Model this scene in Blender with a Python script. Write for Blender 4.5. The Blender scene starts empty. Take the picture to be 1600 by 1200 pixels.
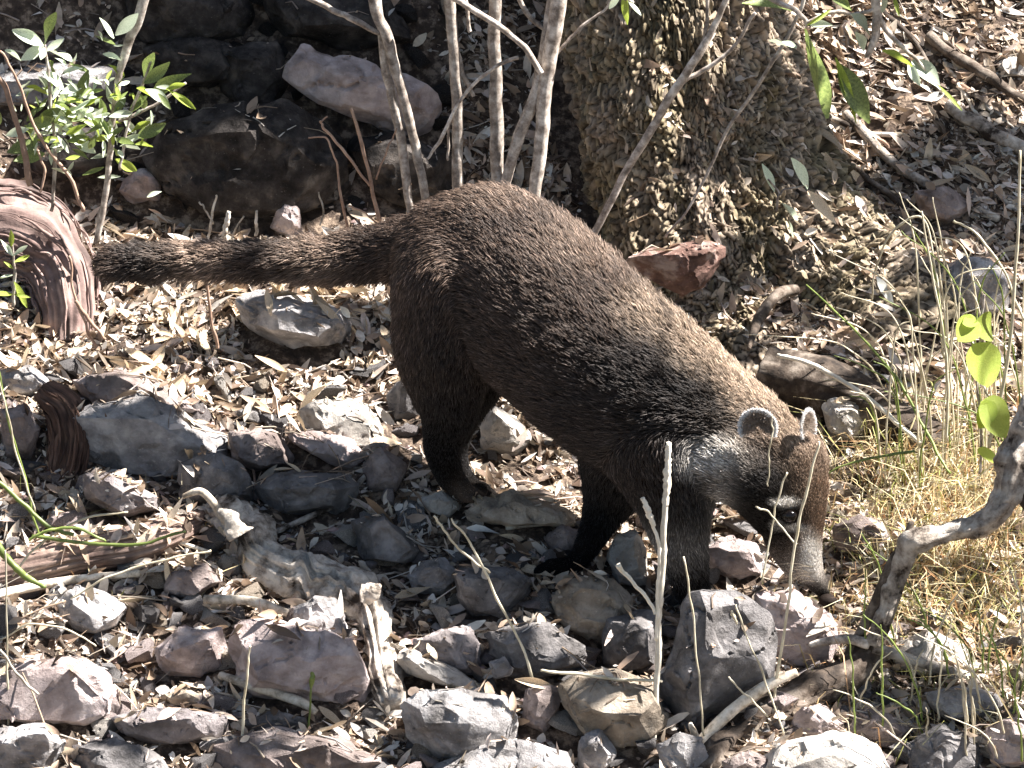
import bpy, bmesh, math, random
import numpy as np
from mathutils import Vector, Matrix, noise, Quaternion
from mathutils.bvhtree import BVHTree

# ------------------------------------------------------------------ camera, sky, sun
SC = bpy.context.scene
COL = SC.collection
rng = np.random.default_rng(7)
random.seed(7)
PITCH = math.radians(20); DIST = 6.0
CAM = np.array([0, -DIST*math.cos(PITCH), DIST*math.sin(PITCH)])
FW = np.array([0, math.cos(PITCH), -math.sin(PITCH)])
UP = np.array([0, math.sin(PITCH), math.cos(PITCH)])
RT = np.array([1.0, 0, 0])
S = 0.75e-3                                   # metres per photograph pixel at the subject

cd = bpy.data.cameras.new('camera'); cam = bpy.data.objects.new('camera', cd); COL.objects.link(cam)
cam.location = CAM; cam.rotation_euler = (math.pi/2 - PITCH, 0, 0)
cd.lens = 180; cd.sensor_width = 36; cd.clip_start = 0.1; cd.clip_end = 300
SC.camera = cam

SUN = np.array([0.58, 0.075, 0.80]); SUN /= np.linalg.norm(SUN)      # towards the sun
w = bpy.data.worlds.new('World'); SC.world = w; w.use_nodes = True
nt = w.node_tree; nt.nodes.clear()
sky = nt.nodes.new('ShaderNodeTexSky'); sky.sky_type = 'NISHITA'; sky.sun_disc = False
sky.sun_elevation = math.asin(SUN[2]); sky.sun_rotation = math.atan2(SUN[0], SUN[1])
bg = nt.nodes.new('ShaderNodeBackground'); bg.inputs[1].default_value = 0.05
wo = nt.nodes.new('ShaderNodeOutputWorld')
nt.links.new(sky.outputs[0], bg.inputs[0]); nt.links.new(bg.outputs[0], wo.inputs[0])
sl = bpy.data.lights.new('sun', 'SUN'); sl.energy = 5.0; sl.angle = math.radians(0.5); sl.color = (1, 0.955, 0.92)
sun = bpy.data.objects.new('sun', sl); COL.objects.link(sun)
sun.rotation_euler = Vector(SUN).to_track_quat('Z', 'Y').to_euler()
SC.view_settings.view_transform = 'Standard'; SC.view_settings.look = 'None'
SC.view_settings.exposure = 2.15; SC.view_settings.gamma = 1; SC.view_settings.use_curve_mapping = False
SC.cycles.max_bounces = 5; SC.cycles.diffuse_bounces = 3; SC.cycles.transparent_max_bounces = 4

# ------------------------------------------------------------------ helpers
def srgb(h):
    c = [int(h[i:i+2], 16)/255 for i in (0, 2, 4)]
    return np.array([(x/12.92 if x <= .04045 else ((x+.055)/1.055)**2.4) for x in c])

def hsh(ix, iy, iz, seed):
    h = (ix*73856093) ^ (iy*19349663) ^ (iz*83492791) ^ (seed*2654435761)
    h = h & 0xffffffff
    h = ((h ^ (h >> 15))*0x2c1b3c6d) & 0xffffffff
    h = ((h ^ (h >> 12))*0x297a2d39) & 0xffffffff
    h = h ^ (h >> 15)
    return h/4294967296.0

def vn(x, y, z=0.0, seed=0):
    x, y, z = np.broadcast_arrays(np.asarray(x, float), np.asarray(y, float), np.asarray(z, float))
    ix, iy, iz = np.floor(x).astype(np.int64), np.floor(y).astype(np.int64), np.floor(z).astype(np.int64)
    fx, fy, fz = x-ix, y-iy, z-iz
    fx, fy, fz = [f*f*(3-2*f) for f in (fx, fy, fz)]
    r = 0
    for a in (0, 1):
        for b in (0, 1):
            for c in (0, 1):
                r = r + hsh(ix+a, iy+b, iz+c, seed)*(fx if a else 1-fx)*(fy if b else 1-fy)*(fz if c else 1-fz)
    return r*2-1

def fbm(x, y, z=0.0, oct=3, seed=0):
    r = 0; a = 1.0
    for i in range(oct):
        r = r + a*vn(x, y, z, seed+i); x, y, z = x*2.03, y*2.03, z*2.03; a *= .5
    return r

def softp(t):
    return np.where(t > 20, t, np.log1p(np.exp(np.minimum(t, 20))))

def tf(x, y, fine=True):
    """terrain height"""
    x = np.asarray(x, float); y = np.asarray(y, float)
    sb = 0.95 + 0.25/(1+np.exp(x*5))
    yb = 0.27 + 0.10*np.tanh(x*2) + 0.03*np.sin(x*9)
    k = .05
    z = .364*y + (sb-.364)*k*softp((y-yb)/k) - (sb-.3)*.3*softp((y-1.7)/.3)
    z = z + .34*.3*softp(-(y+1.3)/.3)
    z = z + .014*vn(x*7, y*7, 0, 3) + .008*vn(x*18, y*18, 0, 4)
    if fine:
        z = z + .004*vn(x*45, y*45, 0, 5) + .002*vn(x*110, y*110, 0, 6)
    return z

def ray(px, py):
    return FW + RT*(px-800)/1600*.2 + UP*(600-py)/1600*.2

def W(px, py, y):
    r = ray(px, py); t = (y-CAM[1])/r[1]
    return CAM + r*t

_gc = {}
def G(px, py):
    """where the line through the pixel meets the ground"""
    key = (round(px, 1), round(py, 1))
    if key in _gc: return _gc[key]
    r = ray(px, py)
    ts = np.linspace(4.2, 8.5, 600)
    P = CAM[None] + ts[:, None]*r[None]
    d = P[:, 2]-tf(P[:, 0], P[:, 1], False)
    i = np.argmax(d < 0)
    if d[i] >= 0: i = len(ts)-1
    a = d[i-1]/(d[i-1]-d[i]+1e-9)
    t = ts[i-1]+a*(ts[i]-ts[i-1])
    _gc[key] = CAM + r*t
    return _gc[key]

def tag(o, label=None, cat=None, group=None, kind=None):
    if label: o['label'] = label
    if cat: o['category'] = cat
    if group: o['group'] = group
    if kind: o['kind'] = kind
    return o

def link(name, me, parent=None, mat=None):
    o = bpy.data.objects.new(name, me); COL.objects.link(o)
    if mat is not None and me is not None and not me.materials: me.materials.append(mat)
    if parent: o.parent = parent
    return o

def empty(name, loc=(0, 0, 0)):
    o = bpy.data.objects.new(name, None); COL.objects.link(o); o.location = loc; o.empty_display_size = .02
    return o

def mesh_np(name, V, F, smooth=True, cols=None, cdomain='POINT'):
    """V (n,3), F (m,k) one polygon size"""
    V = np.ascontiguousarray(V, dtype=np.float32); F = np.ascontiguousarray(F, dtype=np.int32)
    me = bpy.data.meshes.new(name)
    me.vertices.add(len(V)); me.vertices.foreach_set('co', V.ravel())
    k = F.shape[1]
    me.loops.add(F.size); me.loops.foreach_set('vertex_index', F.ravel())
    me.polygons.add(len(F)); me.polygons.foreach_set('loop_start', np.arange(0, F.size, k, dtype=np.int32))
    me.update(calc_edges=True)
    me.polygons.foreach_set('use_smooth', np.full(len(F), smooth))
    if cols is not None:
        at = me.attributes.new('tint', 'FLOAT_COLOR', cdomain)
        c = np.ones((len(cols), 4), dtype=np.float32); c[:, :3] = cols
        at.data.foreach_set('color', c.ravel())
    me.validate()
    return me

def recentre(o, at):
    """put the object's origin at a point without moving its geometry"""
    me = o.data; at = Vector(at); me.transform(Matrix.Translation(-at)); o.location = at
    return o

# ------------------------------------------------------------------ materials
def mat(name, stops=None, scale=20, detail=6, rough=.85, bump=.4, bscale=None, spec=.3, tint=False, trans=0.0,
        stretch=None, vor=0, cracks=0, speck=None, rand=0.12, tintmul=1.0, bdist=.002):
    m = bpy.data.materials.new(name); m.use_nodes = True
    n = m.node_tree; N = n.nodes; L = n.links; N.clear()
    out = N.new('ShaderNodeOutputMaterial'); pb = N.new('ShaderNodeBsdfPrincipled')
    pb.inputs['Roughness'].default_value = rough
    pb.inputs['Specular IOR Level'].default_value = spec
    tc = N.new('ShaderNodeTexCoord'); src = tc.outputs['Object']
    oi = N.new('ShaderNodeObjectInfo')
    add = N.new('ShaderNodeVectorMath'); add.operation = 'ADD'
    mul = N.new('ShaderNodeMath'); mul.operation = 'MULTIPLY'; mul.inputs[1].default_value = 37.0
    L.new(oi.outputs['Random'], mul.inputs[0]); L.new(src, add.inputs[0]); L.new(mul.outputs[0], add.inputs[1]); src = add.outputs[0]
    if stretch:
        mp = N.new('ShaderNodeMapping'); mp.inputs['Scale'].default_value = stretch
        L.new(src, mp.inputs[0]); src = mp.outputs[0]
    nz = N.new('ShaderNodeTexNoise'); nz.inputs['Scale'].default_value = scale; nz.inputs['Detail'].default_value = detail
    nz.inputs['Roughness'].default_value = .65
    L.new(src, nz.inputs['Vector'])
    if stops:
        cr = N.new('ShaderNodeValToRGB'); e = cr.color_ramp.elements
        while len(e) < len(stops): e.new(.5)
        for i, (p, c) in enumerate(stops):
            e[i].position = p; cc = srgb(c) if isinstance(c, str) else c; e[i].color = (*cc, 1)
        L.new(nz.outputs['Fac'], cr.inputs[0]); colr = cr.outputs[0]
    if tint:
        at = N.new('ShaderNodeAttribute'); at.attribute_name = 'tint'
        if stops:
            mx = N.new('ShaderNodeMix'); mx.data_type = 'RGBA'; mx.blend_type = 'MULTIPLY'; mx.inputs[0].default_value = 1
            L.new(at.outputs['Color'], mx.inputs[6]); L.new(colr, mx.inputs[7]); colr = mx.outputs[2]
        else: colr = at.outputs['Color']
    if speck:
        speck = (speck[0]*1.7, speck[1]+.02, speck[2])
        n2 = N.new('ShaderNodeTexNoise'); n2.inputs['Scale'].default_value = speck[0]; n2.inputs['Detail'].default_value = 3
        L.new(src, n2.inputs['Vector'])
        r2 = N.new('ShaderNodeValToRGB'); r2.color_ramp.elements[0].position = speck[1]; r2.color_ramp.elements[1].position = speck[1]+.10; r2.color_ramp.elements[1].color = (.6, .6, .6, 1)
        L.new(n2.outputs['Fac'], r2.inputs[0])
        mx = N.new('ShaderNodeMix'); mx.data_type = 'RGBA'
        L.new(r2.outputs[0], mx.inputs[0]); L.new(colr, mx.inputs[6]); mx.inputs[7].default_value = (*srgb(speck[2]), 1); colr = mx.outputs[2]
    if vor:
        mp2 = N.new('ShaderNodeMapping'); mp2.inputs['Scale'].default_value = (1, 1, 1.8); mp2.inputs['Rotation'].default_value = (.5, .3, 0)
        L.new(src, mp2.inputs[0]); n4 = N.new('ShaderNodeTexNoise'); n4.inputs['Scale'].default_value = vor; n4.inputs['Detail'].default_value = 5; n4.inputs['Distortion'].default_value = .6
        L.new(mp2.outputs[0], n4.inputs['Vector']); r4 = N.new('ShaderNodeValToRGB'); e4 = r4.color_ramp.elements
        e4[0].position = .36; e4[0].color = (.68, .66, .65, 1); e4[1].position = .56; e4[1].color = (1.12, 1.11, 1.12, 1)
        L.new(n4.outputs['Fac'], r4.inputs[0]); mx = N.new('ShaderNodeMix'); mx.data_type = 'RGBA'; mx.blend_type = 'MULTIPLY'; mx.inputs[0].default_value = 1
        L.new(colr, mx.inputs[6]); L.new(r4.outputs[0], mx.inputs[7]); colr = mx.outputs[2]
    crk = None
    if cracks:
        wz = N.new('ShaderNodeTexNoise'); wz.inputs['Scale'].default_value = cracks*.7; wz.inputs['Detail'].default_value = 3
        L.new(src, wz.inputs['Vector'])
        ma = N.new('ShaderNodeVectorMath'); ma.operation = 'MULTIPLY_ADD'; ma.inputs[1].default_value = (.25, .25, .25)
        L.new(wz.outputs['Color'], ma.inputs[0]); L.new(src, ma.inputs[2])
        vo = N.new('ShaderNodeTexVoronoi'); vo.feature = 'DISTANCE_TO_EDGE'; vo.inputs['Scale'].default_value = cracks
        L.new(ma.outputs[0], vo.inputs['Vector'])
        r3 = N.new('ShaderNodeMapRange'); r3.inputs[1].default_value = 0; r3.inputs[2].default_value = .02
        L.new(vo.outputs['Distance'], r3.inputs[0]); crk = r3.outputs[0]
        mx = N.new('ShaderNodeMix'); mx.data_type = 'RGBA'; mx.blend_type = 'MULTIPLY'
        inv = N.new('ShaderNodeMath'); inv.operation = 'SUBTRACT'; inv.inputs[0].default_value = 1; L.new(crk, inv.inputs[1])
        m5 = N.new('ShaderNodeMath'); m5.operation = 'MULTIPLY'; m5.inputs[1].default_value = .35; L.new(inv.outputs[0], m5.inputs[0])
        L.new(m5.outputs[0], mx.inputs[0]); L.new(colr, mx.inputs[6]); mx.inputs[7].default_value = (.25, .2, .17, 1); colr = mx.outputs[2]
    if rand:
        hs = N.new('ShaderNodeHueSaturation')
        mr = N.new('ShaderNodeMapRange'); mr.inputs[3].default_value = 1-rand*2; mr.inputs[4].default_value = 1+rand*2
        L.new(oi.outputs['Random'], mr.inputs[0]); L.new(mr.outputs[0], hs.inputs['Value']); L.new(colr, hs.inputs['Color']); colr = hs.outputs[0]
    L.new(colr, pb.inputs['Base Color'])
    if bump:
        nb = N.new('ShaderNodeTexNoise'); nb.inputs['Scale'].default_value = bscale or scale*3; nb.inputs['Detail'].default_value = 8
        nb.inputs['Roughness'].default_value = .7
        L.new(src, nb.inputs['Vector'])
        h = nb.outputs['Fac']
        if crk is not None:
            ad = N.new('ShaderNodeMath'); ad.operation = 'ADD'; L.new(h, ad.inputs[0]); L.new(crk, ad.inputs[1]); h = ad.outputs[0]
        bp = N.new('ShaderNodeBump'); bp.inputs['Strength'].default_value = bump; bp.inputs['Distance'].default_value = bdist
        L.new(h, bp.inputs['Height']); L.new(bp.outputs[0], pb.inputs['Normal'])
    if trans:
        tr = N.new('ShaderNodeBsdfTranslucent'); L.new(colr, tr.inputs[0])
        ms = N.new('ShaderNodeMixShader'); ms.inputs[0].default_value = trans
        L.new(pb.outputs[0], ms.inputs[1]); L.new(tr.outputs[0], ms.inputs[2]); L.new(ms.outputs[0], out.inputs[0])
    else:
        L.new(pb.outputs[0], out.inputs[0])
    return m

M = {}
M['soil'] = mat('soil', [(.3, '2b231d'), (.5, '54463b'), (.62, '9b8875')], 70, bump=1, bscale=260, bdist=.006, rand=0)
RK = dict(bump=1, bscale=120, bdist=.006, vor=26, spec=.2, rand=.08)
M['grey'] = mat('grey_stone', [(.3, '6c6a68'), (.5, '979492'), (.68, 'bfbbb6')], 28, speck=(150, .60, 'c2bdb5'), **RK)
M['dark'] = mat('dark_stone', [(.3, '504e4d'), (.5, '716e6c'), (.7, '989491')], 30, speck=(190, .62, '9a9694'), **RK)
M['black'] = mat('shade_darkened_stone', [(.35, '211e1c'), (.5, '3c3835'), (.64, '5c5650')], 30, speck=(190, .64, '76716c'), **RK)  # shade of the upper-left bank put into this stone's colour
M['pink'] = mat('pink_stone', [(.3, '8a7d78'), (.5, 'b1a39e'), (.7, 'd0c4be')], 26, speck=(120, .62, 'd2c3ba'), **RK)
M['purple'] = mat('purple_stone', [(.3, '6b6463'), (.5, '8d8684'), (.7, 'b0a9a5')], 26, speck=(130, .63, 'bfb6b6'), **RK)
M['tan'] = mat('tan_stone', [(.3, '827668'), (.5, 'a29685'), (.7, 'bfb4a4')], 24, speck=(120, .62, 'cfc4b0'), **RK)
M['pale'] = mat('pale_stone', [(.3, '9b958c'), (.5, 'bdb7ad'), (.7, 'd3cdc2')], 24, speck=(90, .60, '83796f'), **RK)
M['brown'] = mat('brown_stone', [(.3, '6a5f5a'), (.5, '8e827c'), (.7, 'afa49e')], 24, speck=(120, .63, 'b09d8a'), **RK)
M['red'] = mat('red_stone', [(.34, '4c3a33'), (.5, '735a50'), (.62, 'a8978d')], 24, speck=(100, .62, 'c29c8e'), **RK)
M['wood'] = mat('weathered_wood', [(.38, '30271f'), (.47, '8f8478'), (.60, 'c9c0b3')], 30, bump=1, bscale=60, bdist=.005)
M['darkwood'] = mat('dark_wood', [(.36, '28211b'), (.5, '4f443a'), (.64, '857a6e')], 34, bump=.9, bscale=70, bdist=.003)
M['palewood'] = mat('pale_dry_wood', [(.36, '8a7d6c'), (.5, 'c7bba8'), (.66, 'e2dacb')], 70, bump=.6, bscale=120)
M['stem'] = mat('grey_stem_bark', [(.36, '6f645a'), (.5, 'a4988c'), (.64, 'd2c9bd')], 75, bump=.5, bscale=220, rough=.7)
M['redstem'] = mat('reddish_twig', [(.3, '7d6151'), (.6, 'b0937e')], 50, bump=.3)
M['bark'] = mat('tree_bark', [(.3, '8d8377'), (.5, 'c9c0b3'), (.7, 'ece4d8')], 40, bump=.7, bscale=200, tint=True, rand=0, bdist=.002)
M['fibre'] = mat('fibrous_bark', [(.3, '8d7b78'), (.5, 'b3a19d'), (.7, 'cdbfba')], 40, bump=.7, bscale=150, tint=True, rand=0)
M['litter'] = mat('dry_leaf', [(.3, 'd2cec8'), (.6, 'ffffff')], 60, bump=.3, bscale=200, tint=True, trans=.18, rough=.6, rand=0, spec=.4)
M['dryleaf'] = mat('large_dry_leaf', [(.3, 'a08a70'), (.55, 'cbb79a'), (.75, 'e0d4bd')], 50, bump=.3, bscale=200, trans=.15, rough=.55, rand=.2, spec=.4)
M['straw'] = mat('straw_stalk', [(.3, 'b5a98a'), (.6, 'dfd6bd')], 40, bump=.2, trans=.15, rough=.5, rand=.12, spec=.5)
M['whitestalk'] = mat('pale_stalk', [(.3, 'cfc5ae'), (.6, 'e8e1cf')], 60, bump=.3, rough=.5, rand=.05)
M['green'] = mat('green_blade', [(.3, '6d7d3a'), (.6, '95a55a')], 40, bump=.2, trans=.3, rough=.45, rand=.15, spec=.5)
M['olive'] = mat('olive_leaf', [(.36, '5a6a38'), (.62, '8d9c58')], 30, bump=.2, trans=.3, rough=.38, rand=.15, spec=.6)
M['sage'] = mat('sage_leaf', [(.3, 'a8b795'), (.6, 'd6dfc4')], 40, bump=.2, trans=.25, rough=.4, rand=.2, spec=.6)
M['lime'] = mat('lime_leaf', [(.38, '7f9430'), (.5, 'a3b648'), (.62, 'c3cd6a')], 90, bump=.5, trans=.38, rough=.45, rand=.12, spec=.5)
M['canopy'] = mat('canopy_leaf', [(.3, '3c4a25'), (.6, '5d6c38')], 30, bump=0, trans=.25, rough=.5, rand=0)
M['fur'] = mat('coati_fur', tint=True, bump=0, rough=.55, spec=.35, rand=0)
M['skin'] = mat('coati_undercoat', tint=True, bump=.5, bscale=300, rough=.9, spec=.1, rand=0)
M['nose'] = mat('nose_skin', [(.3, '16120f'), (.6, '2a231f')], 90, bump=.4, rough=.7, spec=.06)
M['eye'] = mat('eye_gloss', [(.3, '050404'), (.6, '0c0806')], 30, bump=0, rough=.12, spec=.3)
M['claw'] = mat('claw_horn', [(.3, '5a5043'), (.6, '94866f')], 60, bump=.2, rough=.4)

# ------------------------------------------------------------------ ground
def build_ground():
    def axis(n, a, b, p=9):
        u = np.linspace(-1, 1, n); return a*u + b*u**p
    X = axis(420, .85, 22); Y = axis(440, .95, 22) + .05
    gx, gy = np.meshgrid(X, Y)
    z = tf(gx, gy)
    n, m = gx.shape
    V = np.stack([gx, gy, z], -1).reshape(-1, 3)
    i = np.arange(n*m).reshape(n, m)
    F = np.stack([i[:-1, :-1], i[:-1, 1:], i[1:, 1:], i[1:, :-1]], -1).reshape(-1, 4)
    me = mesh_np('ground', V, F)
    o = link('ground', me, mat=M['soil']); tag(o, kind='structure'); return o
ground = build_ground()

# ------------------------------------------------------------------ tubes (trunks, branches, sticks, stalks)
def spline(pts, n):
    """Catmull-Rom through rows of numbers"""
    P = np.array(pts, float)
    if len(P) == 2:
        t = np.linspace(0, 1, n)[:, None]; return P[0]*(1-t)+P[1]*t
    Q = np.vstack([2*P[0]-P[1], P, 2*P[-1]-P[-2]])
    out = []
    seg = len(P)-1
    for t in np.linspace(0, seg, n):
        i = min(int(t), seg-1); f = t-i
        a, b, c, d = Q[i], Q[i+1], Q[i+2], Q[i+3]
        out.append(.5*((2*b)+(-a+c)*f+(2*a-5*b+4*c-d)*f*f+(-a+3*b-3*c+d)*f**3))
    return np.array(out)

def tube_np(C, R, sides=8, rough=0, seed=0, grooves=0, caps=True, rscale=30, cell=None):
    """C (n,3) centres, R (n) radii -> V, F(quads)"""
    C = np.asarray(C, float); R = np.maximum(np.asarray(R, float), 1e-5); n = len(C)
    T = np.gradient(C, axis=0); T /= np.linalg.norm(T, axis=1)[:, None]+1e-12
    ref = np.array([0.13, -1, 0.21]); ref /= np.linalg.norm(ref)
    if abs(T[0] @ ref) > .9: ref = np.array([1., 0, 0.1])
    a = ref - T*(T @ ref)[:, None]; a /= np.linalg.norm(a, axis=1)[:, None]
    b = np.cross(T, a)
    th = np.linspace(0, 2*np.pi, sides, endpoint=False)
    D = a[:, None]*np.cos(th)[None, :, None] + b[:, None]*np.sin(th)[None, :, None]
    r = np.repeat(R[:, None], sides, 1)
    s = np.cumsum(np.r_[0, np.linalg.norm(np.diff(C, axis=0), axis=1)])
    if rough:
        P = C[:, None] + D*r[..., None]
        r = r*(1+rough*fbm(P[..., 0]*rscale, P[..., 1]*rscale, P[..., 2]*rscale, 3, seed))
    if grooves and sides > 20:
        g2 = vn(np.cos(th)[None]*19, np.sin(th)[None]*19, s[:, None]*16, seed+3)
        r = r*(1+.6*grooves*g2)
    if grooves:
        tt = th[None, :]*6 + .8*np.sin(s[:, None]*40+seed)
        g = vn(np.cos(th)[None]*7+seed, np.sin(th)[None]*7, s[:, None]*9, seed+9)
        r = r*(1+grooves*g)
    V = (C[:, None] + D*r[..., None]).reshape(-1, 3)
    i = np.arange(n*sides).reshape(n, sides); j = np.roll(i, -1, 1)
    F = np.stack([i[:-1], j[:-1], j[1:], i[1:]], -1).reshape(-1, 4)
    if caps:
        c0, c1 = len(V), len(V)+1
        V = np.vstack([V, C[0], C[-1]])
        # quads closing onto the centre point (degenerate corner split over two sides)
        q = []
        for k in range(0, sides-1, 2):
            q.append([c0, i[0, (k+2) % sides], i[0, k+1], i[0, k]])
            q.append([c1, i[-1, k], i[-1, k+1], i[-1, (k+2) % sides]])
        F = np.vstack([F, q])
    return V, F

def ptube(name, pts, m, parent=None, sides=8, n=None, rough=.12, seed=None, grooves=0, lift=.6, wob=0, rscale=30):
    """pts rows: (px, py, radius_px[, y]); without y the point lies on the ground"""
    seed = seed if seed is not None else random.randint(0, 9999)
    rows = []
    for p in pts:
        r = p[2]*S
        if len(p) > 3: c = W(p[0], p[1], p[3])
        else:
            c = G(p[0], p[1]+p[2]*.5).copy(); c = c + np.array([0, -r*.3, r*lift])
        rows.append([*c, r])
    if n is None: n = max(6, int(len(rows)*7))
    Q = spline(rows, n)
    if wob:
        for k in range(3): Q[1:-1, k] += wob*fbm(np.linspace(0, 1, n)*len(rows)*1.7+seed, k*7.0, 0, 2, seed)[1:-1]
    V, F = tube_np(Q[:, :3], Q[:, 3], sides, rough, seed, grooves, rscale=rscale)
    o = link(name, mesh_np(name, V, F), parent, m)
    if parent is None: recentre(o, Q[0, :3])
    return o

# ------------------------------------------------------------------ tree trunk behind the animal
def voro(u, v, seed=0):
    """distance to nearest / second nearest feature point, and the id of the nearest"""
    iu, iv = np.floor(u).astype(np.int64), np.floor(v).astype(np.int64)
    d1 = np.full(u.shape, 9.); d2 = d1.copy(); idn = np.zeros(u.shape)
    for a in (-1, 0, 1):
        for b in (-1, 0, 1):
            cu, cv = iu+a, iv+b
            fu = cu+hsh(cu, cv, 0*cu, seed); fv = cv+hsh(cu, cv, 0*cu+1, seed)
            d = np.hypot(u-fu, v-fv); r = hsh(cu, cv, 0*cu+2, seed)
            closer = d < d1
            d2 = np.where(closer, d1, np.minimum(d2, d)); idn = np.where(closer, r, idn); d1 = np.where(closer, d, d1)
    return d1, d2, idn

def build_trunk():
    root = empty('tree', G(1180, 560))
    tag(root, 'thick tree trunk with pale flaky bark rising behind the animal', 'tree')
    rows = [(1010, -420, 150, .46), (1035, -150, 152, .42), (1055, 20, 160, .38), (1085, 200, 172, .35), (1140, 370, 205, .31), (1195, 500, 240, .27), (1255, 640, 320, .21)]
    R = [[*W(a, b, y), r*S] for a, b, r, y in rows]
    Q = spline(R, 500)
    C, Rr = Q[:, :3], Q[:, 3]
    T = np.gradient(C, axis=0); T /= np.linalg.norm(T, axis=1)[:, None]
    ref = np.array([0, 1., 0]); a = ref-T*(T@ref)[:, None]; a /= np.linalg.norm(a, axis=1)[:, None]; b = np.cross(T, a)
    sides = 680
    th = np.linspace(0, 2*np.pi, sides, endpoint=False)
    s = np.linspace(0, 1, 500)
    lob = 1 + .07*np.cos(3*th+.6)[None]*(.4+1.3*s[:, None]) + .05*np.cos(5*th+2)[None]*(.5+s[:, None]) + .05*np.sin(2*th)[None]
    r = Rr[:, None]*lob
    L = np.cumsum(np.r_[0, np.linalg.norm(np.diff(C, axis=0), axis=1)])
    uu = (th[None]*.16/.0050); vv = np.repeat(L[:, None]/.0115, sides, 1); uu = np.repeat(uu, len(L), 0)
    wu = uu+1.5*fbm(uu*.22, vv*.25, 0, 3, 31); wv = vv+1.1*fbm(uu*.2, vv*.2, 5, 3, 41)
    d1, d2, idn = voro(wu, wv, 5)
    edge = np.clip((d2-d1)/.28, 0, 1)
    big = vn(uu*.12, vv*.10, 0, 77)
    disp = .0060*edge*(.2+1.3*idn)+.0065*fbm(uu*.6, vv*.6, 0, 3, 61)+.016*big+.010*np.abs(vn(uu*.28, vv*.16, 0, 79)) + .0025*idn
    D = a[:, None]*np.cos(th)[None, :, None] + b[:, None]*np.sin(th)[None, :, None]
    V = C[:, None]+D*(r+disp)[..., None]
    n = len(C); i = np.arange(n*sides).reshape(n, sides); j = np.roll(i, -1, 1)
    F = np.stack([i[:-1], j[:-1], j[1:], i[1:]], -1).reshape(-1, 4)
    lich = np.clip(.5+.9*fbm(uu*.12, vv*.15, 3, 3, 88), 0, 1)[..., None]
    ca = srgb('d6cabd'); cb = srgb('bab197'); dk = srgb('33291f')
    col = ca*(1-lich)+cb*lich
    col = col*(.5+.7*hsh((idn*9999).astype(np.int64), 0*idn.astype(np.int64), 0*idn.astype(np.int64), 3)[..., None])
    col = dk*(1-edge[..., None])+col*edge[..., None]
    global TRUNK_LOW
    TRUNK_LOW = V[::10, ::10]
    me = mesh_np('bark', V.reshape(-1, 3), F, cols=np.clip(col.reshape(-1, 3), 0, 1))
    o = link('trunk', me, root, M['bark']); o.matrix_parent_inverse = Matrix.Translation(-root.location)
    # loose bark flakes standing proud of the trunk
    k = 3000
    ii = rng.integers(5, n-5, k); jj = rng.integers(0, sides, k)
    P = V[ii, jj]; Nn = D[ii, jj]; Tt = T[ii]
    keep = Nn[:, 1] < .3
    P, Nn, Tt = P[keep], Nn[keep], Tt[keep]; k = len(P)
    side = np.cross(Nn, Tt)
    ang = rng.normal(0, .5, k); t2 = Tt*np.cos(ang)[:, None]+side*np.sin(ang)[:, None]; s2 = np.cross(Nn, t2)
    ln = rng.uniform(.003, .010, k)[:, None]; wd = rng.uniform(.0012, .003, k)[:, None]
    lift = rng.uniform(.001, .006, k)[:, None]
    q = np.stack([P-t2*ln-s2*wd*.4, P-t2*ln*.9+s2*wd*.6, P+s2*wd+Nn*lift*.7, P+t2*ln+s2*wd*.5+Nn*lift, P+t2*ln*.8-s2*wd*.7+Nn*lift*1.1, P-s2*wd+Nn*lift*.6], 1)
    Fq = (np.arange(k)[:, None]*6+np.array([[0, 1, 2, 5]])); Fq2 = (np.arange(k)[:, None]*6+np.array([[5, 2, 3, 4]]))
    lc = rng.uniform(0, 1, k)[:, None]; fc = (ca*(1-lc)+cb*lc)*rng.uniform(.5, 1.15, k)[:, None]
    me = mesh_np('bark_flakes', q.reshape(-1, 3), np.vstack([Fq, Fq2]), smooth=False, cols=np.clip(np.repeat(fc, 6, 0), 0, 1))
    o2 = link('bark_flakes', me, root, M['bark']); o2.matrix_parent_inverse = Matrix.Translation(-root.location)
    tag(o2, kind='stuff')
    return root
tree = build_trunk()

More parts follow.
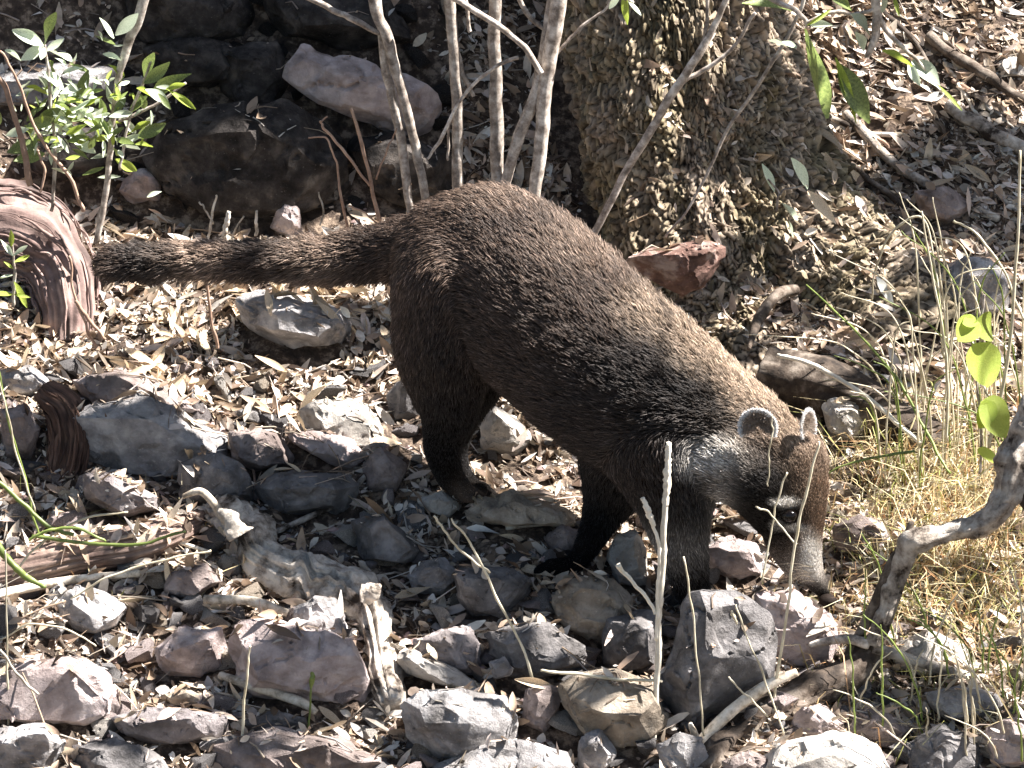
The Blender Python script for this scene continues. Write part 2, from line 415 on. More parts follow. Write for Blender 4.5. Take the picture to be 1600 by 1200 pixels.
def fibre_log(name, pts, label, cat, base='c6bab3', n=160, sides=72, r_gro=.13, mm='fibre'):
    o = ptube(name, pts, M[mm], None, sides=sides, n=n, rough=.10, grooves=r_gro, rscale=25)
    nv = len(o.data.vertices); co = np.empty(nv*3); o.data.vertices.foreach_get('co', co); co = co.reshape(-1, 3)
    k = np.arange(nv); th = (k % sides)/sides*2*np.pi; s = (k//sides)/n
    g = .6*vn(np.cos(th)*8, np.sin(th)*8, s*6, 5)+.7*vn(np.cos(th)*19, np.sin(th)*19, s*11, 6)
    c = srgb(base)[None]*np.clip(.85+.75*g, .12, 1.25)[:, None]
    at = o.data.attributes.new('tint', 'FLOAT_COLOR', 'POINT'); cc = np.ones((nv, 4), np.float32); cc[:, :3] = np.clip(c, 0, 1); at.data.foreach_set('color', cc.ravel())
    tag(o, label, cat)
    rows = [[*W(p[0], p[1], p[3]), p[2]*S] if len(p) > 3 else None for p in pts]
    if rows[0] is not None:
        Q = spline(rows, 60); T = np.gradient(Q[:, :3], axis=0); T /= np.linalg.norm(T, axis=1)[:, None]
        ref = np.array([.13, -1, .21]); a = ref-T*(T@ref)[:, None]; a /= np.linalg.norm(a, axis=1)[:, None]; b = np.cross(T, a)
        Vs, Fs, cs, off = [], [], [], 0
        for q in range(46):
            t0 = int(rng.integers(0, 40)); t1 = min(60, t0+int(rng.integers(10, 34))); th0 = rng.uniform(-1.9, 1.9); ii = np.arange(t0, t1)
            thv = th0+.10*fbm(ii*.12, q*3.3, 0, 2, 4); rr = Q[ii, 3]*(1.02+.10*np.abs(fbm(ii*.2, q*1.7, 0, 2, 8)))+.0012
            P = Q[ii, :3]+(a[ii]*np.cos(thv)[:, None]+b[ii]*np.sin(thv)[:, None])*rr[:, None]
            V, F = tube_np(P, rng.uniform(.0008, .0026)*np.sin(np.linspace(.3, 2.9, len(ii))), 5, caps=False)
            Vs.append(V); Fs.append(F+off); off += len(V); cs.append(np.repeat([srgb(base)*rng.uniform(.35, 1.25)], len(V), 0))
        st = link('bark_strips', mesh_np('bark_strips', np.vstack(Vs), np.vstack(Fs), cols=np.clip(np.vstack(cs), 0, 1)), None, M[mm])
        st.parent = o; st.matrix_parent_inverse = Matrix.Translation(-o.location); tag(st, kind='stuff')
    return o
fibre_log('stump', [(-120, 360, 60, .22), (-30, 350, 66, .2), (40, 365, 68, .19), (88, 410, 56, .17), (105, 470, 46, .13), (108, 540, 40, .1)],
          'weathered pinkish stump with fibrous stringy bark at the left edge', 'stump')

# ------------------------------------------------------------------ rocks
def grow_rock(P3, size, seed, rounding=.06, sub=None):
    bm = bmesh.new()
    for p in P3: bm.verts.new(p)
    r = bmesh.ops.convex_hull(bm, input=bm.verts)
    bmesh.ops.delete(bm, geom=[v for v in bm.verts if not v.link_faces], context='VERTS')
    rq = np.random.default_rng(seed+5)
    for _ in range(13):
        d = Vector(rq.normal(size=3)); d.y = -abs(d.y)*.8; d.normalize()
        mx_ = max(v.co.dot(d) for v in bm.verts)
        bmesh.ops.bisect_plane(bm, geom=list(bm.verts)+list(bm.edges)+list(bm.faces), plane_co=d*(mx_-size*rq.uniform(.015, .085)), plane_no=d, clear_outer=True)
        bmesh.ops.delete(bm, geom=list(bm.faces), context='FACES_ONLY')
        bmesh.ops.convex_hull(bm, input=bm.verts)
        bmesh.ops.delete(bm, geom=[v for v in bm.verts if not v.link_faces], context='VERTS')
    bmesh.ops.dissolve_limit(bm, angle_limit=math.radians(9), verts=bm.verts, edges=bm.edges)
    try: bmesh.ops.bevel(bm, geom=list(bm.edges), offset=size*rounding*.3, offset_type='OFFSET', segments=1, profile=.6, affect='EDGES', clamp_overlap=True)
    except Exception: pass
    bmesh.ops.triangulate(bm, faces=bm.faces)
    tgt = max(.0045, size/26)
    for it in range(5):
        es = [e for e in bm.edges if e.calc_length() > tgt]
        if not es or len(bm.faces) > 5000: break
        bmesh.ops.subdivide_edges(bm, edges=es, cuts=1); bmesh.ops.triangulate(bm, faces=[f for f in bm.faces if len(f.verts) > 3])
    bm.normal_update()
    a = size*(.022+rounding*.12)
    for v in bm.verts:
        p = v.co+Vector((seed*3.1, seed*1.7, 0))
        q = p/size
        d = a*noise.fractal(q*2.2, 1, 2, 2) + a*.4*noise.noise(q*9.0) + a*.14*noise.noise(Vector((q.x*7, q.y*7, q.z*24)))
        cr_ = abs(noise.noise(q*2.1+Vector((3, 8, 1))))
        if cr_ < .022: d -= a*1.3*(1-cr_/.022)
        # chipped steps along bedding
        st = noise.noise(q*3.3+Vector((9, 2, 4)))
        if st > .15: d -= a*1.1*min(1, (st-.15)*14)
        v.co += v.normal*d
    me = bpy.data.meshes.new('rock'); bm.to_mesh(me); bm.free()
    me.polygons.foreach_set('use_smooth', np.ones(len(me.polygons), bool))
    me.set_sharp_from_angle(angle=math.radians(17))
    return me

ROCKS = []
def rock(outline, m, label, front=None, depth=.55, dy=0.0, name='rock', cat='rock', y=None, group=None, rounding=.05, ridge=.38, sx=.62):
    """outline: pixels of the stone's edge; front: extra corners (px, py, towards the camera in px)"""
    O = np.array(outline, float); c = O.mean(0); ext = O.max(0)-O.min(0); sz = (ext[0]*ext[1])**.5
    seed = int(abs(c[0]*7+c[1]*13)) % 997
    rr = np.random.default_rng(seed)
    if y is None: y = G(c[0], O[:, 1].max()-ext[1]*.22)[1]
    y += dy
    O = c+(O-c)*1.05
    pts = []
    for p in O: pts.append(W(p[0], p[1], y+rr.uniform(-.10, .10)*sz*S))
    if front:
        for (a, b, d) in front: pts.append(W(a, b, y-d*S))
    else:
        for i, p in enumerate(O):
            k = sx+rr.uniform(-.12, .16); q = c+(p-c)*k+np.array([0, .04*ext[1]])
            d = sz*ridge*rr.uniform(.65, 1.15)
            if p[1] > c[1]: d *= 1.15                 # the foot of the stone comes forward
            pts.append(W(q[0], q[1], y-d*S))
    for p in O:
        k = .72+rr.uniform(-.1, .1); q = c+(p-c)*k+np.array([0, .1*ext[1]]); pts.append(W(q[0], q[1], y+sz*depth*S))
    pts = np.array(pts); ctr = pts.mean(0)
    me = grow_rock([Vector(p-ctr) for p in pts], sz*S, seed, rounding)
    o = link(name, me, None, M[m]); o.location = ctr
    tag(o, label, cat, group); ROCKS.append(o); return o

rock([(115,655),(150,625),(215,612),(300,650),(350,682),(354,735),(300,750),(215,742),(125,735)], 'grey', 'large grey boulder with a flat pale lit top, left of the curved dead branch', front=[(150,680,30),(225,655,45),(320,700,50),(340,745,45),(220,740,60),(140,730,40)])
rock([(275,722),(345,708),(392,738),(402,778),(350,800),(285,782)], 'dark', 'dark purplish stone tucked under the large pale-topped boulder', dy=-.02)
rock([(108,592),(190,576),(240,588),(305,628),(330,648),(230,640),(140,632)], 'brown', 'long brown slab lying behind the large pale-topped boulder')
rock([(468,645),(490,628),(535,620),(580,632),(603,668),(600,702),(530,698),(478,680)], 'pale', 'rounded white cobble with dark specks left of the hind leg', rounding=.14)
rock([(443,674),(500,672),(560,692),(580,716),(548,742),(500,712),(455,690)], 'pink', 'thin pale pinkish slab in front of the white cobble', ridge=.25)
rock([(355,678),(400,668),(445,682),(465,730),(410,742),(362,715)], 'brown', 'brown angular block between the large boulder and the pale slab')
rock([(128,742),(165,738),(243,775),(247,802),(200,812),(135,778)], 'purple', 'lilac flat-topped block below the large pale-topped boulder', dy=-.02)
rock([(372,468),(400,452),(455,455),(520,478),(545,505),(550,548),(470,552),(385,510)], 'grey', 'mossy grey boulder in the leaf litter under the tail', rounding=.1)
rock([(603,612),(625,588),(655,592),(660,660),(612,664)], 'dark', 'upright grey stone just behind the hind leg')
rock([(652,780),(690,766),(712,776),(720,797),(700,812),(668,806)], 'pale', 'small bright white stone beneath the hind paw', rounding=.1)
rock([(748,655),(775,636),(812,656),(838,692),(810,716),(752,706)], 'pale', 'pale stone seen in the gap under the belly')
rock([(722,806),(745,780),(800,765),(862,785),(912,806),(905,822),(800,826),(735,822)], 'tan', 'low tan stone covered in litter between the hind and front paws', rounding=.12)
rock([(848,838),(880,818),(905,828),(908,862),(866,874)], 'brown', 'small brown stone left of the black front paw')
rock([(945,868),(965,832),(992,820),(1012,868),(1018,922),(965,915)], 'pale', 'bright white stone between the two front legs')
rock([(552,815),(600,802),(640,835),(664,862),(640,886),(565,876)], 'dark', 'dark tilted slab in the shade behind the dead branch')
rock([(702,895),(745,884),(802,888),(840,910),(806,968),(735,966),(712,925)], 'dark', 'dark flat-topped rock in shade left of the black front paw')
rock([(636,900),(660,878),(695,870),(718,900),(706,935),(645,932)], 'grey', 'mottled grey stone left of the dark flat-topped rock')
rock([(648,998),(690,980),(735,977),(750,1008),(750,1056),(700,1060),(655,1035)], 'purple', 'purplish grey block in shade right of the dead branch end')
rock([(758,990),(800,975),(855,975),(912,1008),(918,1045),(860,1062),(775,1056)], 'dark', 'broad dark grey stone behind the long slanting grass stalk')
rock([(764,1034),(788,1026),(802,1044),(796,1060),(772,1062)], 'grey', 'small pale grey pebble in front of the broad dark stone', dy=-.03)
rock([(858,935),(895,905),(945,900),(988,935),(985,975),(950,1008),(905,1010),(868,980)], 'tan', 'speckled tan rock covered in chaff left of the tall white stalks', rounding=.08)
rock([(940,1000),(948,968),(1000,952),(1032,960),(1034,1045),(980,1056),(945,1035)], 'dark', 'dark block directly left of the tall white stalks', dy=-.01)
rock([(1033,1045),(1062,965),(1082,922),(1150,928),(1198,958),(1220,1020),(1198,1062),(1120,1125),(1050,1150),(1030,1110)], 'dark', 'largest dark grey boulder in front of the near front paw', front=[(1095,945,35),(1170,975,40),(1190,1035,45),(1110,1010,75),(1060,1070,70),(1075,1130,70)], depth=.35)
rock([(1178,930),(1230,920),(1290,950),(1322,998),(1305,1050),(1215,1055),(1188,990)], 'pink', 'rough pinkish grey boulder beneath the snout', depth=.35, rounding=.1, dy=.02)
rock([(1103,858),(1140,836),(1185,852),(1203,898),(1150,912),(1112,888)], 'pink', 'pale pink rock seen between the near front leg and the snout')
rock([(1297,822),(1340,806),(1375,810),(1392,838),(1372,872),(1312,866)], 'brown', 'brown squared stone in dry grass right of the snout')
rock([(88,945),(118,910),(160,925),(198,948),(202,966),(150,990),(92,980)], 'grey', 'grey wedge stone with a pale lit top at lower left')
rock([(353,995),(374,965),(440,972),(500,985),(545,1000),(584,1085),(576,1112),(490,1100),(400,1092),(362,1055)], 'pink', 'big squared pinkish block with a sunlit right face', front=[(372,1005,20),(480,1008,50),(545,1010,30),(496,1092,55),(400,1075,60),(572,1100,25)])
rock([(458,955),(488,930),(528,938),(556,1000),(510,995),(466,990)], 'grey', 'rounded grey stone leaning on the back of the big squared block', rounding=.12)
rock([(238,1020),(280,982),(345,982),(358,1040),(315,1062),(258,1056)], 'pink', 'tan pink stone left of the big squared block')
rock([(-20,1060),(40,1035),(110,1020),(168,1048),(208,1100),(165,1135),(60,1140),(-20,1125)], 'pink', 'large flat pink rock at the bottom left corner', front=[(0,1070,20),(110,1040,45),(170,1095,45),(150,1130,50),(20,1125,60)])
rock([(628,1100),(655,1078),(720,1072),(790,1085),(810,1122),(810,1165),(760,1195),(690,1200),(640,1150)], 'grey', 'large pale grey faceted rock in the bottom centre', front=[(690,1090,25),(760,1095,30),(735,1130,60),(800,1150,30),(720,1190,55),(655,1130,45)])
rock([(872,1075),(905,1052),(965,1044),(1035,1080),(1044,1125),(1002,1178),(950,1180),(888,1130)], 'tan', 'tan blocky rock behind the foot of the tall white stalks', front=[(900,1075,30),(1020,1085,40),(1000,1105,60),(910,1110,60),(960,1170,50),(1000,1165,45)])
rock([(108,1205),(125,1165),(180,1148),(240,1175),(275,1210),(200,1225)], 'dark', 'dark slate-coloured stone cut by the bottom edge at left')
rock([(172,1120),(230,1105),(300,1108),(352,1120),(352,1152),(270,1168),(190,1150)], 'purple', 'dark purple-grey stone behind the slate-coloured stone')
rock([(250,1088),(290,1076),(335,1084),(342,1100),(262,1110)], 'tan', 'small flat sandy stone lit brightly below the tan pink stone')
rock([(660,1205),(740,1168),(810,1155),(880,1178),(900,1215),(760,1230)], 'grey', 'speckled grey rock cut by the bottom edge in the centre')
rock([(1232,1125),(1255,1105),(1282,1098),(1318,1130),(1302,1162),(1242,1156)], 'pink', 'small bright pink stone under the dark log at lower right')
rock([(1316,1140),(1345,1108),(1385,1108),(1424,1140),(1395,1170),(1335,1165)], 'brown', 'brown pointed stone right of the small bright pink stone')
rock([(1165,1210),(1215,1162),(1300,1142),(1368,1162),(1392,1210),(1280,1230)], 'pale', 'pale rounded rock cut by the bottom edge at lower right', rounding=.09)
rock([(1026,1165),(1060,1146),(1095,1152),(1114,1192),(1080,1210),(1035,1205)], 'grey', 'grey lump at the foot of the forked white stick')
rock([(1415,1160),(1470,1132),(1520,1150),(1540,1200),(1480,1225),(1420,1210)], 'dark', 'dark stone under green grass in the bottom right')
rock([(1475,418),(1500,402),(1545,405),(1578,430),(1574,492),(1510,500),(1478,468)], 'grey', 'smooth grey boulder among tall grass near the right edge', rounding=.1)
rock([(968,406),(1030,386),(1090,376),(1136,382),(1132,400),(1100,446),(1066,462),(1016,428)], 'red', 'rust-red wedge-shaped rock just behind the neck', front=[(1000,400,20),(1070,398,45),(1110,395,30),(1085,450,35)], y=.02, depth=.5)
rock([(448,118),(474,64),(560,92),(640,122),(684,142),(694,188),(660,215),(590,205),(500,164)], 'pink', 'long pinkish slab leaning on the dark bank behind the stems', front=[(470,100,25),(560,125,40),(670,165,35),(590,185,45),(500,150,40)], depth=.3, y=.33)
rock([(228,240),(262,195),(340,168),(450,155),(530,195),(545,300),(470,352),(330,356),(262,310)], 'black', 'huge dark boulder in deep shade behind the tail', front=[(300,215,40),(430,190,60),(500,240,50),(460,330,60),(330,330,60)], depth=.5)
rock([(422,358),(432,330),(446,312),(466,326),(474,366),(448,376)], 'pink', 'small pointed stone standing in front of the huge dark boulder')
rock([(-20,118),(60,98),(180,106),(196,148),(70,170),(-20,165)], 'grey', 'grey ledge stone behind the leafy plant at upper left')
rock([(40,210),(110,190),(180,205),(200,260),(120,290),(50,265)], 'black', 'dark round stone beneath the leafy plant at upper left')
rock([(182,296),(205,268),(230,262),(252,290),(254,312),(205,322)], 'pink', 'small tan stone with a lit edge beside the leafy plant')
rock([(1555,98),(1580,88),(1615,92),(1612,120),(1568,118)], 'pale', 'white pebble high on the bank at the right edge')
rock([(1283,632),(1305,620),(1345,636),(1364,672),(1330,694),(1296,680)], 'pale', 'broken pale stone in front of the dark log')
rock([(-10,580),(45,568),(85,600),(62,622),(-10,618)], 'grey', 'flat grey stone at the left edge below the stump')
rock([(565,722),(600,698),(642,730),(628,775),(575,770)], 'brown', 'brown pointed stone left of the hind paw')
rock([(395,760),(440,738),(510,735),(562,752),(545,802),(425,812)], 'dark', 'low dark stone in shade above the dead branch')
rock([(335,1165),(430,1135),(530,1150),(622,1192),(600,1220),(340,1220)], 'brown', 'broad brown-grey slab cut by the bottom edge at left centre')
rock([(378,1128),(430,1108),(482,1124),(470,1150),(400,1152)], 'dark', 'thin dark stone below the big squared block')
rock([(248,925),(270,895),(322,880),(348,908),(305,942)], 'brown', 'brown stone under the left end of the rotten log')
rock([(-20,1140),(70,1128),(105,1160),(70,1215),(-20,1215)], 'grey', 'grey stone in the very bottom left corner')
rock([(1130,1190),(1170,1172),(1215,1190),(1200,1220),(1140,1220)], 'brown', 'small brown stone between the forked stick and the pale rounded rock')
rock([(1395,1000),(1450,985),(1510,1010),(1520,1045),(1440,1060),(1400,1040)], 'pale', 'half-buried pale stone in straw behind the right forked branch')
rock([(620,1020),(650,1015),(700,1040),(768,1075),(760,1090),(690,1072),(630,1050)], 'pale', 'long thin white-edged stone above the faceted grey rock', ridge=.3)
rock([(1430,300),(1480,290),(1520,320),(1490,350),(1440,340)], 'brown', 'brown stone half buried in the right bank')
rock([(820,1075),(870,1070),(880,1110),(850,1150),(815,1130)], 'brown', 'narrow brown stone left of the tan blocky rock')
rock([(0,640),(40,630),(62,670),(50,720),(0,725)], 'brown', 'brown stone beside the curled bark at the left edge')
rock([(905,1150),(940,1140),(965,1175),(950,1210),(900,1205)], 'grey', 'grey stone below the tan blocky rock')
rock([(1440,1085),(1500,1070),(1560,1085),(1570,1120),(1480,1130)], 'grey', 'grey rock under the fallen twig at lower right')
rock([(1540,1135),(1590,1120),(1625,1140),(1620,1200),(1550,1200)], 'pink', 'pink-grey rock in the bottom right corner')
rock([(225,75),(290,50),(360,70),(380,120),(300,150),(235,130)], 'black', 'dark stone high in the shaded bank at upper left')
rock([(820,15),(850,5),(940,20),(990,60),(960,110),(890,90)], 'grey', 'grey stone on the bank between the stems and the trunk', y=.5)

rock([(395,-30),(450,-40),(600,-20),(640,60),(560,85),(440,60)], 'black', 'rough shade-darkened rock at the top edge behind the stems', y=.42)
rock([(180,-30),(300,-40),(400,-10),(390,60),(300,85),(210,60)], 'black', 'shade-darkened rock at the top edge left of centre', y=.42)
rock([(540,215),(600,205),(700,235),(720,300),(640,330),(560,310)], 'black', 'shade-darkened rock under the leaning pinkish slab', y=.3)
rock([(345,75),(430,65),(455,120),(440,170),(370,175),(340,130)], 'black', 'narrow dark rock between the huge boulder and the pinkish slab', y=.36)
MARKS = [(430,880,'the gnarled dead branch'),(220,690,'the pale-topped boulder'),(720,790,'the hind paw'),(880,890,'the front paw'),(1025,1000,'the tall white stalks'),
 (1110,1030,'the largest dark boulder'),(1250,1090,'the dark log'),(1400,900,'the forked branch'),(1280,940,'the snout'),(460,1040,'the squared block'),(90,1085,'the flat pink rock'),
 (720,1130,'the faceted grey rock'),(955,1110,'the tan blocky rock'),(150,860,'the rotten log'),(60,400,'the stump'),(380,260,'the huge dark boulder'),(400,430,'the tail'),
 (1530,600,'the green vine'),(1180,450,'the tree trunk'),(1280,1190,'the pale rounded rock'),(1450,290,'the right bank root'),(20,1190,'the bottom left corner'),(1580,1180,'the bottom right corner'),
 (90,690,'the curled bark'),(540,660,'the white cobble'),(560,140,'the leaning slab'),(1000,60,'the top of the trunk'),(150,180,'the leafy plant'),(830,1000,'the long slanting stalk')]
def where(px, py):
    a, b, nm = min(MARKS, key=lambda m: math.hypot(px-m[0], py-m[1])); dx, dy = px-a, py-b; d = math.hypot(dx, dy)
    rel = ('left of' if dx < 0 else 'right of') if abs(dx) > abs(dy) else ('above' if dy < 0 else 'below')
    return ('just ' if d < 55 else '' if d < 120 else 'well ')+rel+' '+nm
CNAME = dict(grey='grey', dark='dark grey', pink='pinkish', tan='sandy', pale='pale', brown='brown', purple='purplish', black='shade-darkened')
# ---- smaller stones, each its own object, and gravel
small_meshes = []
mid_meshes = []
for i in range(20):
    r2 = np.random.default_rng(500+i)
    P = r2.normal(size=(9, 3)); P /= np.linalg.norm(P, axis=1)[:, None]; P *= r2.uniform(.8, 1.15, (9, 1))*np.array([1, .8, .6])
    mm_ = grow_rock([Vector(p*.03) for p in P], .055, 40+i, .04)
    mm_.transform(Matrix.Scale(1/.03, 4)); mid_meshes.append(mm_)
for i in range(14):
    r2 = np.random.default_rng(100+i)
    P = r2.normal(size=(13, 3)); P /= np.linalg.norm(P, axis=1)[:, None]; P *= r2.uniform(.75, 1.1, (13, 1))*np.array([1, .8, .55])
    bm = bmesh.new()
    for p in P: bm.verts.new(p)
    bmesh.ops.convex_hull(bm, input=bm.verts)
    bmesh.ops.delete(bm, geom=[v for v in bm.verts if not v.link_faces], context='VERTS')
    bmesh.ops.bevel(bm, geom=list(bm.edges), offset=.07, segments=1, affect='EDGES', clamp_overlap=True)
    bmesh.ops.triangulate(bm, faces=bm.faces); bmesh.ops.subdivide_edges(bm, edges=bm.edges, cuts=1)
    for v in bm.verts: v.co += v.normal*.07*noise.fractal(v.co*2.5+Vector((i*3, 0, 0)), 1, 2, 3)
    me = bpy.data.meshes.new('small_stone'); bm.to_mesh(me); bm.free()
    me.polygons.foreach_set('use_smooth', np.ones(len(me.polygons), bool)); me.set_sharp_from_angle(angle=math.radians(35))
    small_meshes.append(me)
mats_small = ['grey', 'dark', 'pink', 'tan', 'pale', 'brown', 'purple']
smm = {}
for i, me in enumerate(small_meshes):
    for k in mats_small:
        c = me.copy(); c.materials.append(M[k]); smm[(i, k)] = c
mdm = {}
for i, me in enumerate(mid_meshes):
    for k in mats_small+['black']:
        c = me.copy(); c.materials.append(M[k]); mdm[(i, k)] = c
def mid_stones():
    taken = []
    for o in ROCKS:
        d = o.location-Vector(CAM); t = d.dot(Vector(FW)); taken.append((800+d.dot(Vector(RT))/t/.2*1600, 600-d.dot(Vector(UP))/t/.2*1600, max(o.dimensions)/S*.31))
    n = 0; tries = 0
    while n < 195 and tries < 9000:
        tries += 1
        t = rng.uniform()
        if t < .3: px, py = rng.uniform(-20, 660), rng.uniform(570, 830)
        elif t < .78: px, py = rng.uniform(-20, 1160), rng.uniform(800, 1220)
        elif t < .9: px, py = rng.uniform(1150, 1620), rng.uniform(960, 1220)
        else: px, py = rng.uniform(180, 700), rng.uniform(-40, 330)
        r = rng.uniform(20, 42)
        if 300 < px < 620 and 770 < py < 960 and abs((py-790)-(px-330)*.55) < 50: continue
        if any(math.hypot(px-a, (py-b)*1.2) < c+r*.62 for a, b, c in taken): continue
        taken.append((px, py, r)); g = G(px, py+r*.3); sz = r*S
        kk = mats_small[int(rng.choice(7, p=[.27, .24, .17, .06, .10, .06, .10]))]
        if py < 330: kk = 'black'  # upper-left rocks take the stone with shade in its colour
        o = link('broken_rock', mdm[(int(rng.integers(20)), kk)])
        o.location = (g[0], g[1], float(tf(g[0], g[1]))+sz*.22)
        o.scale = (sz*rng.uniform(1, 1.45), sz*rng.uniform(.8, 1.1), sz*rng.uniform(.85, 1.3))
        o.rotation_euler = (rng.normal(0, .35), rng.normal(0, .35), rng.uniform(0, 6.28))
        tag(o, ('large ' if r > 34 else 'medium ' if r > 26 else 'smallish ')+CNAME[kk]+' broken rock '+where(px, py), 'rock', 'broken rocks packed between the larger stones')
        ROCKS.append(o); n += 1
bpy.context.view_layer.update()
mid_stones()
def small_stones():
    taken = [(o.location.x, o.location.y) for o in ROCKS]
    n = 0; tries = 0
    while n < 210 and tries < 4000:
        tries += 1
        px = rng.uniform(-20, 1620); py = 560+680*rng.uniform(0, 1)**.8 if rng.uniform() < .88 else rng.uniform(330, 560)
        if px > 1250 and py < 1050 and rng.uniform() < .6: continue
        g = G(px, py)
        sz = rng.uniform(9, 25)*S*(1.25 if py > 850 else 1)
        kk = mats_small[int(rng.choice(7, p=[.22, .18, .2, .12, .1, .1, .08]))]
        o = link('small_stone', smm[(int(rng.integers(14)), kk)])
        o.location = (g[0], g[1], float(tf(g[0], g[1]))+sz*.12)
        o.scale = (sz*rng.uniform(.9, 1.5), sz*rng.uniform(.8, 1.2), sz*rng.uniform(.8, 1.4))
        o.rotation_euler = (rng.normal(0, .5), rng.normal(0, .5), rng.uniform(0, 6.28))
        tag(o, ('tiny ' if sz < 14*S else 'small ')+CNAME[kk]+' loose stone '+where(px, py), 'stone', 'small loose stones on the slope')
        ROCKS.append(o); n += 1
small_stones()

bpy.context.view_layer.update()
def make_bvh(objs):
    Vs, Fs = [], []; off = 0
    for o in objs:
        me = o.data; nv = len(me.vertices)
        co = np.empty(nv*3, np.float32); me.vertices.foreach_get('co', co); co = co.reshape(-1, 3)
        mw = np.array(o.matrix_basis); co = co @ mw[:3, :3].T + mw[:3, 3]
        me.calc_loop_triangles(); t = np.empty(len(me.loop_triangles)*3, np.int32); me.loop_triangles.foreach_get('vertices', t)
        Vs.append(co); Fs.append(t.reshape(-1, 3)+off); off += nv
    a_, b_ = TRUNK_LOW.shape[:2]; i = np.arange(a_*b_).reshape(a_, b_); j = np.roll(i, -1, 1)
    Vs.append(TRUNK_LOW.reshape(-1, 3)); Fs.append(np.vstack([np.stack([i[:-1], j[:-1], j[1:]], -1).reshape(-1, 3), np.stack([i[:-1], j[1:], i[1:]], -1).reshape(-1, 3)])+off)
    return BVHTree.FromPolygons(np.vstack(Vs).tolist(), np.vstack(Fs).tolist())
fibre_log('rotten_log', [(-60,905,22),(30,888,26),(120,868,25),(210,850,27),(280,828,22),(318,808,12)], 'pale rotten log half buried in leaves at the left', 'log', base='cdc3b6')
BVH = make_bvh(ROCKS+[ground, bpy.data.objects['rotten_log']])
def drop(x, y):
    h = BVH.ray_cast(Vector((x, y, 3)), Vector((0, 0, -1)))
    if h[0] is None: return float(tf(x, y)), Vector((0, 0, 1))
    return h[0].z, h[1]

# ------------------------------------------------------------------ leaves
def leaf_proto(kind=0, n=5, seed=0):
    """unit leaf along +X, lying in XY; returns V, F quads"""
    r = np.random.default_rng(seed)
    u = np.linspace(0, 1, n+1)
    prof = np.sin(np.pi*np.clip(u, .02, .98))**(.8 if kind == 0 else .6)*(1-.25*u)
    if kind == 2: prof = np.sqrt(np.clip(u+.04, 0, 1))*(1-u)**.75*2.1
    bend = r.uniform(-.5, .9); tw = r.uniform(-.9, .9); sway = r.uniform(-.25, .25); fold = r.uniform(.1, .7)
    V = []
    for i, t in enumerate(u):
        a = bend*t; x = t if abs(bend) < .05 else math.sin(a)/bend; z = 0 if abs(bend) < .05 else (1-math.cos(a))/bend
        y0 = sway*t*t
        for s in (-1, 0, 1):
            wv = s*prof[i]; ang = tw*(t-.5)
            V.append((x, y0+wv*math.cos(ang)*1.0, z+wv*math.sin(ang)+fold*abs(s)*prof[i]*.5))
    F = []
    for i in range(n):
        for k in (0, 1):
            F.append((i*3+k, i*3+k+1, i*3+k+4, i*3+k+3))
    return np.array(V), np.array(F)

LEAFCOLS = [srgb(c) for c in ('d9c9b4', 'eadfce', 'c0a690', 'f0e8dd', 'c2ab94', 'dccab6', 'a8927b', 'e6d8c6', 'd4c4ab', 'f2eadf', 'dcc8b8', 'e6d5c8', '8a7661', 'b89f86', '6d5a4a')]
def scatter_leaves(name, pos, nor, ln, wd, yaw, pitch, roll, cols, m, kind=0, lift=0.0):
    k = len(pos)
    protos = [leaf_proto(kind, 4, 50+i) for i in range(12)]
    pv = np.stack([p[0] for p in protos]); nvp = pv.shape[1]; pf = protos[0][1]
    sel = rng.integers(0, 12, k)
    L = pv[sel].copy()
    L[..., 0] = (L[..., 0]-.5)*ln[:, None]; L[..., 1] *= wd[:, None]; L[..., 2] *= np.minimum(ln, wd*3)[:, None]*.6
    def rot(L, a, i, j):
        c, s = np.cos(a)[:, None], np.sin(a)[:, None]; x, y = L[..., i].copy(), L[..., j].copy()
        L[..., i] = c*x-s*y; L[..., j] = s*x+c*y
    rot(L, roll, 1, 2); rot(L, pitch, 0, 2); rot(L, yaw, 0, 1)
    n = nor/np.linalg.norm(nor, axis=1)[:, None]
    a = np.cross(np.array([[0, 1., 0]]), n); a /= np.linalg.norm(a, axis=1)[:, None]+1e-9; b = np.cross(n, a)
    Wd = L[..., 0:1]*a[:, None]+L[..., 1:2]*b[:, None]+L[..., 2:3]*n[:, None]+pos[:, None]+n[:, None]*lift
    F = (np.arange(k)[:, None, None]*nvp+pf[None]).reshape(-1, 4)
    me = mesh_np(name, Wd.reshape(-1, 3), F, cols=np.repeat(cols, nvp, 0))
    return link(name, me, None, m)

